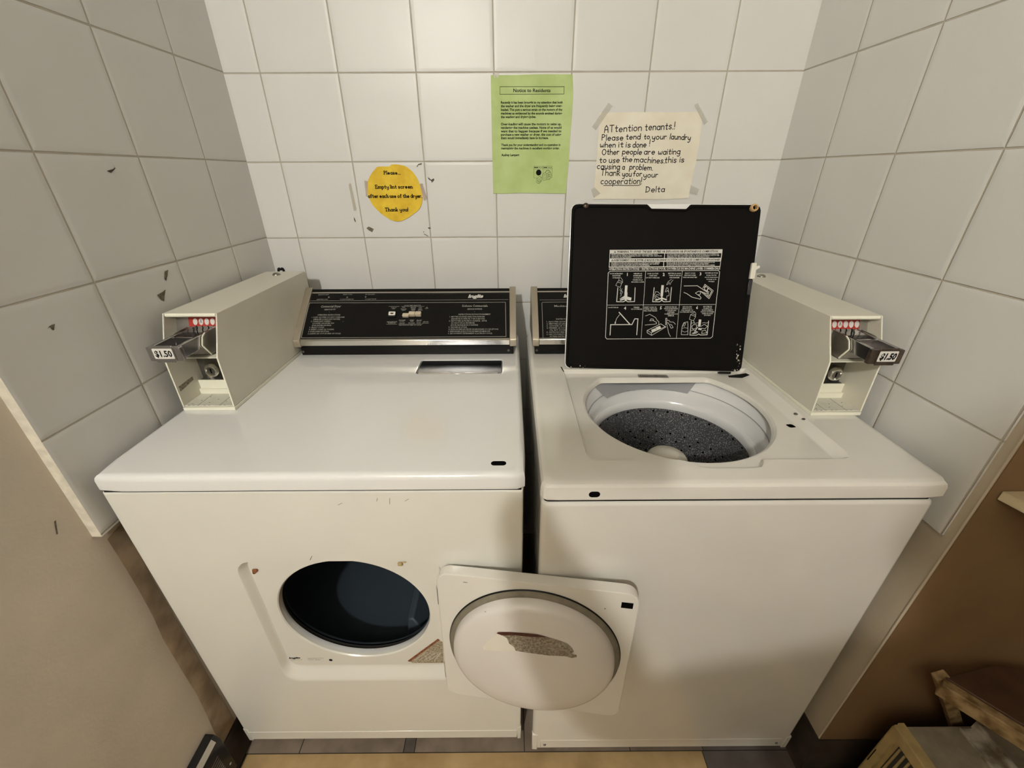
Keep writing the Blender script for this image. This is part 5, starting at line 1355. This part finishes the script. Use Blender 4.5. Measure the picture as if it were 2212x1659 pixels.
    b.poly([pf(sx0 - 0.006, 0.0495), pf(sx1 + 0.006, 0.0495), pf(sx1 + 0.006, 0.077), pf(sx0 - 0.006, 0.077)], 0)
    wdt = (sx1 - sx0 + 0.004) / 5
    for k in range(5):
        cx = sx0 + 0.002 + wdt * (k + 0.5)
        b.add([pf(cx + 0.0048 * math.cos(2 * PI * i / 18), 0.0590 + 0.0072 * math.sin(2 * PI * i / 18), 0.0002) for i in range(18)], [list(range(18))], 1)
        b.ribbon([(cx + 0.002, 0.0495), (cx + 0.003, 0.0455), (cx + 0.0015, 0.0425), (cx + 0.0025, 0.037)], 0.0017, pf, 2, 0.0004)
    b.ribbon([(sx0 + 0.002 + wdt * 1.5 - 0.002, 0.0565), (sx0 + 0.002 + wdt * 1.5, 0.0625), (sx0 + 0.002 + wdt * 1.5 + 0.002, 0.0565)], 0.001, pf, 2, 0.0005)
    lab(b.build('coin_strip', [M['red_label'], M['price_paper'], M['hole']], mech, smooth=None, recalc=False), 'red strip with five white discs above the coin slots')
    st, sb = kz + 0.0490, kz + 0.0235
    sy0, sy1 = front, yf + 0.058
    body = M['smoke_steel']
    fbody = M['smoke_steel'] if not dark else M['bronze']
    b = MB()
    b.box(sx0 + 0.004, sx1 - 0.004, sy0 + 0.004, sy1, sb, sb + 0.012)
    for xa in (sx0, sx1 - 0.0065):
        b.box(xa, xa + 0.0065, sy0 + 0.004, sy1, sb, st)
    b.box(sx0 + 0.006, sx1 - 0.006, sy0 + 0.055, sy0 + 0.060, sb, st - 0.003)
    sl = b.build('coin_slide', body, t, bevel=(0.0012, 2))
    b = MB()
    b.box(sx0 - 0.003, sx1 + 0.003, sy0 - 0.004, sy0 + 0.005, sb - 0.003, st - 0.001)
    b.box(sx0 + 0.009, sx1 - 0.009, sy0 - 0.006, sy0 - 0.003, sb - 0.005, st + 0.003)
    b.build('handle', fbody, sl, bevel=(0.002, 3))
    b = MB()
    ff = lambda x, z, l=0.0: (x, sy0 - 0.0063 - l, z)
    b.poly([ff(x, z) for x, z in rrect(sx0 + 0.0095, sx1 - 0.0100, sb + 0.003, st - 0.002, 0.002, 3)], 0)
    b.text('$1.50', (sx0 + 0.0125, sb + 0.0075), (sx1 - 0.0125, sb + 0.0075), 0.0115, ff, 1, bold=0.03 if not dark else 0.05, slant=0.0 if not dark else 0.12, lift=0.0003)
    lab(b.build('price_label', [M['price_paper'], M['print_black']], sl, smooth=None, recalc=False), 'white price label reading $1.50')
    b = MB()   # housing under and beside the slide, with a notched bright edge
    hx0, hx1 = (sx1 - 0.002, x1 - 0.012) if not dark else (x0 + 0.012, sx0 + 0.002)
    side = [(yf + 0.012, kz + 0.004), (yf - 0.004, sb + 0.006), (yf + 0.004, st - 0.004), (yf + 0.014, st + 0.001), (yf + 0.050, st + 0.001), (yf + 0.050, kz + 0.004)]
    for xa in ((sx0 - 0.0025, sx1 + 0.001)):
        b.prism([(xa, y, z) for y, z in side], (0.0018, 0, 0))
    b.box(sx0, sx1, yf + 0.012, yf + 0.050, kz + 0.003, sb - 0.001)
    hs = b.build('slide_housing', M['steel'], t, bevel=(0.0005, 1))
    b = MB()
    xa = sx1 + 0.0020 if not dark else sx0 - 0.0020
    for (ya, za), (yc, zc) in zip(side[:3], side[1:4]):
        b.bar((xa, ya, za), (xa, yc, zc), 0.0026, 0.0022, (1, 0, 0))
    lab(b.build('notched_edge', M['meter_edge'], hs, bevel=(0.0004, 1)), 'bright bare notched edge')
    # stud and nut on the lid of the case
    b = MB()
    nx, ny = (x0 + x1) / 2 + (-0.002 if not dark else 0.0), yb - 0.045
    b.lathe([(0.0105, 0.0), (0.010, 0.003), (0.006, 0.006), (0.0, 0.007)], (nx, ny, tz), n=24)
    lab(b.build('top_bolt', M['bolt'], t, smooth=35), 'round bolt head on top')
    return t


coin_meter('cream coin meter on the dryer, beside the left tiled wall, slide pushed out', -0.6680, -0.5572, -0.5355, 0.955, -0.095, (-0.633, -0.5765), -0.592, False)
coin_meter('cream coin meter on the washing machine, beside the right tiled wall, slide pushed out', 0.6692, 0.7735, -0.5665, 0.952, -0.135, (0.6945, 0.7480), -0.617, True)

# ------------------------------------------------------------------ low left: wall register
t = thing('wall_register', 'dark metal louvred heating register low on the left wall', 'register', (-0.700, -0.98, 0))
b = MB()
rp = [(-0.7105, 0.035), (-0.682, 0.035), (-0.680, 0.175), (-0.690, 0.196), (-0.7105, 0.199)]
b.prism([(x, -0.800, z) for x, z in rp], (0, -0.36, 0))
b.build('body', M['black_gloss'], t, bevel=(0.0015, 2))
b = MB()  # bright metal strip standing in for the highlight along the register's top
b.prism([(-0.6895, -0.812, 0.1972), (-0.6825, -0.812, 0.1835), (-0.6812, -0.812, 0.1845), (-0.6885, -0.812, 0.1985)], (0, -0.34, 0))
b.build('edge_highlight', M['chrome'], t)
for k in range(11):
    b = MB()
    b.bar((-0.6812, -0.825, 0.150 - k * 0.0095), (-0.6812, -1.14, 0.150 - k * 0.0095), 0.0045, 0.0016, (1, 0, 0.5))
    b.build('louvre', M['steel_dark'], t)
b = MB()
b.lathe([(0.0, 0.0018), (0.003, 0.0014), (0.0036, 0)], (-0.6808, -0.812, 0.075), (0, 1, 0), (0, 0, 1), (1, 0, 0), 12)
b.build('screw', M['steel'], t)

# ------------------------------------------------------------------ right: shelf, air conditioner, cord, stool
t = thing('wall_shelf', 'thick cream painted shelf board on the brown wall, right edge', 'shelf', (1.15, -0.95, 0.945))
b = MB()
b.prism([(0.8205, -0.8030, 0.938), (0.8205, -0.8030, 0.9555), (0.905, -1.10, 0.9555), (0.905, -1.10, 0.938)], (0.75, 0, 0))
b.build('board', M['shelf'], t, bevel=(0.0015, 2))
for x in (1.0, 1.4):
    b = MB()
    b.box(x, x + 0.02, -0.83, -0.8030, 0.70, 0.9378)
    b.box(x, x + 0.02, -1.05, -0.83, 0.918, 0.9378)
    b.build('bracket', M['shelf'], t)

AX, AY, AZ = 0.868, -0.849, 0.340
t = thing('air_conditioner', 'old window air conditioner with cream grille, standing on the floor', 'air conditioner', (AX + 0.2, AY - 0.25, 0))
b = MB()
b.box(AX + 0.023, AX + 0.38, AY - 0.50, AY - 0.004, 0.004, AZ - 0.004)
b.build('case', M['ac_grey'], t, bevel=(0.003, 2))
b = MB()
b.prism([(AX + 0.023, AY - 0.508, 0.0), (AX + 0.023, AY, 0.0), (AX + 0.023, AY, AZ), (AX + 0.023, AY - 0.508, AZ)], (-0.012, 0, 0))
ol = rrect(AY - 0.508, AY, 0.0, AZ, 0.006, 4)
il = rrect(AY - 0.490, AY - 0.018, 0.03, AZ - 0.030, 0.008, 4)
ag_ = angles_for((AY - 0.254, AZ / 2), [(AY - 0.508, 0), (AY, 0), (AY, AZ), (AY - 0.508, AZ)], 80)
cc_ = (AY - 0.254, AZ / 2)
xl = lambda pts, x: [(x, p[0], p[1]) for p in pts]
b.loft([xl(star(ol, cc_, ag_), AX + 0.012), xl(star(ol, cc_, ag_), AX + 0.002), xl(star(rrect(AY - 0.505, AY - 0.003, 0.003, AZ - 0.003, 0.006, 4), cc_, ag_), AX), xl(star(il, cc_, ag_), AX), xl(star(il, cc_, ag_), AX + 0.007)], 0, cap1=True)
fp = b.build('front_panel', M['ac_cream'], t, smooth=30)
for k in range(20):
    b = MB()
    y = AY - 0.030 - k * 0.0115
    b.box(AX + 0.0030, AX + 0.0085, y - 0.0032, y, 0.06, AZ - 0.038)
    b.build('grille_slat', M['ac_cream'], fp, smooth=None)
b = MB()
b.box(AX + 0.0062, AX + 0.0068, AY - 0.265, AY - 0.026, 0.055, AZ - 0.034)
b.build('grille_shadow_gap', M['drum_dark'], fp, smooth=None)
b = MB()
b.box(AX - 0.0006, AX + 0.0002, AY - 0.006, AY - 0.0045, 0.185, 0.235)
b.build('panel_slot', M['hole'], fp, smooth=None)
b = MB()
b.box(AX + 0.134, AX + 0.168, AY - 0.47, AY - 0.010, AZ - 0.004, AZ - 0.001)
b.box(AX + 0.164, AX + 0.169, AY - 0.47, AY - 0.006, AZ - 0.004, AZ + 0.020)
b.box(AX + 0.134, AX + 0.136, AY - 0.47, AY - 0.010, AZ - 0.004, AZ + 0.003)
lab(b.build('mounting_rail', M['chipped'], t, bevel=(0.0006, 1)), 'chipped white mounting rail')

b = MB()
b.tube([(0.930, -0.838, 0.120), (0.912, -0.839, 0.04), (0.880, -0.839, 0.010), (0.840, -0.839, 0.007), (0.825, -0.851, 0.007), (0.818, -0.885, 0.007), (0.828, -0.930, 0.007), (0.840, -0.95, 0.007)], 0.0042, 10, 0, 6)
tag(b.build('power_cord', M['cord']), 'pale power cord looped on the floor, the loop nearest the washing machine', 'cord', 'pale cords beside the air conditioner')
b = MB()
b.tube([(0.958, -0.826, 0.110), (0.955, -0.8245, 0.06), (0.920, -0.8245, 0.034), (0.872, -0.8265, 0.030), (0.854, -0.842, 0.018), (0.849, -0.880, 0.008), (0.853, -0.910, 0.007), (0.856, -0.925, 0.007)], 0.0046, 10, 0, 6)
tag(b.build('power_cord', M['cord']), 'pale power cord looped on the floor, the loop nearest the air conditioner', 'cord', 'pale cords beside the air conditioner')

t = thing('stool', 'worn dark wooden stool with chipped pale edge behind the air conditioner', 'stool', (1.10, -0.95, 0))
P_ = [Vector(p) for p in ((0.893, -0.852, 0.500), (0.965, -0.938, 0.500), (1.075, -1.070, 0.500), (1.34, -1.02, 0.47), (1.30, -0.86, 0.47), (1.010, -0.830, 0.500))]
b = MB()
b.prism([p + Vector((0.008, 0.006, 0)) for p in P_], (0, 0, 0.012))
b.build('seat', M['wood_dark'], t, bevel=(0.002, 2))
b = MB()
b.bar(P_[0] + Vector((0, 0, -0.008)), P_[2] + Vector((0, 0, -0.008)), 0.020, 0.034)
b.build('rail', M['wood_worn'], t, bevel=(0.002, 2))
b = MB()
b.bar(P_[0] + Vector((0.006, 0.012, 0.008)), Vector((1.235, -0.822, 0.006)), 0.024, 0.016, (0, 1, 0))
b.build('leg', M['wood_worn'], t, bevel=(0.002, 2))
b = MB()
b.bar(P_[3] + Vector((-0.03, 0, 0.0)), Vector((1.38, -1.04, 0.004)), 0.024, 0.024, (0, 1, 0))
b.build('leg', M['wood_worn'], t, bevel=(0.002, 2))
b = MB()
b.bar(P_[4] + Vector((-0.03, -0.01, 0.0)), Vector((1.36, -0.87, 0.004)), 0.024, 0.024, (0, 1, 0))
b.build('leg', M['wood_worn'], t, bevel=(0.002, 2))

# dark bent tube showing between the dryer's coin meter and the wall
b = MB()
b.tube([(-0.651, -0.060, 1.05), (-0.651, -0.060, 1.1500), (-0.643, -0.060, 1.1575), (-0.635, -0.060, 1.1500), (-0.635, -0.060, 1.05)], 0.0035, 10, 0, 6)
tag(b.build('black_loop', M['black']), 'black bent loop poking up behind the coin meter on the dryer', 'black_loop')

# ------------------------------------------------------------------ the person taking the picture, standing behind the lens
def person():
    t = thing('person', 'person in a dark top and blue jeans holding up a phone in one hand', 'person', (0.27, -1.78, 0))
    X = 0.27
    verts, edges, rad = [], [], []

    def v(x, y, z, r, par=None, r2=None):
        verts.append((x, y, z))
        rad.append((r, r2 or r))
        if par is not None:
            edges.append((par, len(verts) - 1))
        return len(verts) - 1
    pel = v(X, -1.78, 0.92, 0.145, None, 0.11)
    wai = v(X, -1.775, 1.06, 0.125, pel, 0.095)
    che = v(X, -1.765, 1.24, 0.150, wai, 0.105)
    upc = v(X, -1.770, 1.35, 0.125, che, 0.085)
    nec = v(X, -1.765, 1.435, 0.058, upc)
    nk2 = v(X, -1.750, 1.480, 0.054, nec)
    hd1 = v(X - 0.01, -1.735, 1.545, 0.078, nk2, 0.088)
    hd2 = v(X - 0.01, -1.738, 1.620, 0.080, hd1, 0.095)
    v(X - 0.01, -1.745, 1.680, 0.058, hd2, 0.070)
    for s in (-1, 1):
        sh = v(X + s * 0.165, -1.765, 1.355, 0.064, upc)
        if s < 0:
            el = v(-0.005, -1.610, 1.125, 0.078, sh)
            fa = v(-0.050, -1.51, 1.235, 0.072, el)
            wr = v(-0.100, -1.400, 1.340, 0.042, fa)
            v(-0.082, -1.366, 1.372, 0.030, wr, 0.020)
        else:
            el = v(X + 0.235, -1.800, 1.090, 0.050, sh)
            wr = v(X + 0.245, -1.735, 0.870, 0.030, el)
            v(X + 0.242, -1.720, 0.800, 0.036, wr, 0.018)
        hp = v(X + s * 0.085, -1.78, 0.84, 0.098, pel)
        kn = v(X + s * 0.10, -1.765, 0.50, 0.062, hp)
        ca = v(X + s * 0.105, -1.785, 0.34, 0.056, kn)
        an = v(X + s * 0.11, -1.795, 0.09, 0.040, ca)
        v(X + s * 0.115, -1.74, 0.045, 0.040, an)
        v(X + s * 0.125, -1.63, 0.035, 0.034, len(verts) - 1)
    me = bpy.data.meshes.new('body')
    o = bpy.data.objects.new('body', me)
    org = Vector((0.27, -1.78, 0))
    me.from_pydata([tuple(Vector(p) - org) for p in verts], edges, [])
    col.objects.link(o)
    o.parent = t
    md = o.modifiers.new('skin', 'SKIN')
    md.use_smooth_shade = True
    for i, r_ in enumerate(rad):
        me.skin_vertices[0].data[i].radius = r_
    me.skin_vertices[0].data[0].use_root = True
    o.modifiers.new('sub', 'SUBSURF').levels = 2
    o.modifiers['sub'].render_levels = 2
    # clothing colours by height on one continuous body
    m = bpy.data.materials.new('clothed_body')
    m.use_nodes = True
    nt = m.node_tree
    tc = nt.nodes.new('ShaderNodeTexCoord')
    sp = nt.nodes.new('ShaderNodeSeparateXYZ')
    nt.links.new(tc.outputs['Object'], sp.inputs[0])
    mr = nt.nodes.new('ShaderNodeMapRange')
    mr.inputs[1].default_value, mr.inputs[2].default_value = 0.0, 2.0
    nt.links.new(sp.outputs['Z'], mr.inputs[0])
    rp = nt.nodes.new('ShaderNodeValToRGB')
    rp.color_ramp.interpolation = 'CONSTANT'
    el = rp.color_ramp.elements
    el[0].position, el[0].color = 0.0, (0.03, 0.03, 0.03, 1)
    el[1].position, el[1].color = 0.05, (0.035, 0.045, 0.075, 1)
    for p, c in ((0.46, (0.03, 0.028, 0.028, 1)), (0.715, (0.52, 0.32, 0.22, 1))):
        e = el.new(p)
        e.color = c
    nt.links.new(mr.outputs[0], rp.inputs[0])
    nt.links.new(rp.outputs[0], nt.nodes['Principled BSDF'].inputs['Base Color'])
    nt.nodes['Principled BSDF'].inputs['Roughness'].default_value = 0.8
    me.materials.append(m)
    skin = mat('skin', (0.52, 0.32, 0.22), 0.55)
    hair_m = mat('hair', (0.03, 0.02, 0.014), 0.6, bump=0.6, bump_scale=200)
    # hair cap, face
    c = Vector((X - 0.01, -1.745, 1.620))
    b = MB()
    lp = []
    for i in range(1, 11):
        a = PI * 0.56 * i / 10
        lp.append([c + Vector((0.094 * math.sin(a) * math.cos(2 * PI * k / 24), (0.112 if math.sin(2 * PI * k / 24) < 0 else 0.088) * math.sin(a) * math.sin(2 * PI * k / 24) - 0.008, 0.105 * math.cos(a) - (0.06 * (a / PI) if math.sin(2 * PI * k / 24) < 0.2 else -0.012 * i / 3))) for k in range(24)])
    b.loft(lp, 0, True, False)
    b.build('hair', hair_m, t, smooth=60)
    b = MB()
    b.loft([[Vector((X - 0.01 + 0.012 * r_ * math.cos(2 * PI * k / 12), -1.640 + d, 1.585 + z_ + 0.010 * r_ * math.sin(2 * PI * k / 12))) for k in range(12)] for r_, d, z_ in ((0.5, -0.018, 0.028), (0.9, -0.008, 0.012), (1.2, 0.006, 0.0), (0.5, 0.014, -0.004))], 0, True, True)
    b.build('nose', skin, t, smooth=60)
    for s in (-1, 1):
        b = MB()
        b.lathe([(0.012 * math.sin(PI * i / 8), 0.012 * -math.cos(PI * i / 8)) for i in range(1, 8)], (X - 0.01 + s * 0.032, -1.652, 1.612), n=14, cap0=True, cap1=True)
        b.build('eye', M['tub_white'], t, smooth=60)
        b = MB()
        b.lathe([(0.030 * math.sin(PI * i / 8), 0.030 * -math.cos(PI * i / 8)) for i in range(1, 8)], (X - 0.01 + s * 0.088, -1.742, 1.595), (0.35, 0, 0), (0, 0.7, 0), (0, 0, 1), 14, 0, True, True)
        b.build('ear', skin, t, smooth=60)
    b = MB()
    b.tube([(X - 0.035, -1.647, 1.548), (X - 0.01, -1.640, 1.545), (X + 0.015, -1.647, 1.548)], 0.006, 8)
    b.build('mouth', mat('lips', (0.40, 0.16, 0.13), 0.5), t, smooth=60)
    # hands: palm is the end of the arm; five fingers each, kept behind the phone's face
    RX = M3 @ Vector((1, 0, 0))
    UP = M3 @ Vector((0, 1, 0))
    BK = M3 @ Vector((0, 0, 1))
    pc = CAM + RX * -0.020 + UP * -0.020 + BK * 0.009

    def ph(x, y, z):
        return pc + RX * x + UP * y + BK * z
    s = -1
    for k in range(4):
        y0 = 0.030 - 0.019 * k
        b = MB()
        b.tube([ph(s * 0.100, y0 - 0.012, 0.034), ph(s * 0.095, y0 - 0.004, 0.014), ph(s * 0.088, y0, 0.0085), ph(s * 0.0845, y0 + 0.004, 0.0082)], 0.0078 - 0.0004 * k, 10)
        b.build('finger', skin, t, smooth=60)
        b = MB()
        hx = X + 0.242
        y0 = -1.748 + 0.019 * k
        L_ = (0.070, 0.080, 0.084, 0.074)[k]
        b.tube([(hx, y0, 0.785), (hx - 0.003, y0 + 0.003, 0.785 - L_ * 0.5), (hx - 0.014, y0 + 0.006, 0.785 - L_ * 0.85), (hx - 0.024, y0 + 0.006, 0.785 - L_)], 0.0085, 10)
        b.build('finger', skin, t, smooth=60)
    b = MB()
    b.tube([ph(s * 0.105, -0.032, 0.040), ph(s * 0.090, -0.020, 0.030), ph(s * 0.074, -0.008, 0.022), ph(s * 0.058, 0.002, 0.0175)], 0.0090, 10)
    b.build('thumb', skin, t, smooth=60)
    b = MB()
    b.tube([(X + 0.240, -1.700, 0.835), (X + 0.232, -1.676, 0.805), (X + 0.224, -1.668, 0.770)], 0.0100, 10)
    b.build('thumb', skin, t, smooth=60)
    p = thing('phone', 'dark phone held up in the raised hand of the person', 'phone', tuple(pc))
    b = MB()
    sh = rrect(-0.075, 0.075, -0.037, 0.037, 0.009, 5)
    b.loft([[ph(x, y, -0.001) for x, y in sh], [ph(x, y, 0.007) for x, y in sh]], 0, True, True)
    b.build('case', M['black_gloss'], p, bevel=(0.001, 2))
    b = MB()
    b.loft([[ph(x * 0.96, y * 0.92, 0.0071) for x, y in sh], [ph(x * 0.96, y * 0.92, 0.0073) for x, y in sh]], 0, True, True)
    b.build('screen', M['black_gloss'], p)


person()
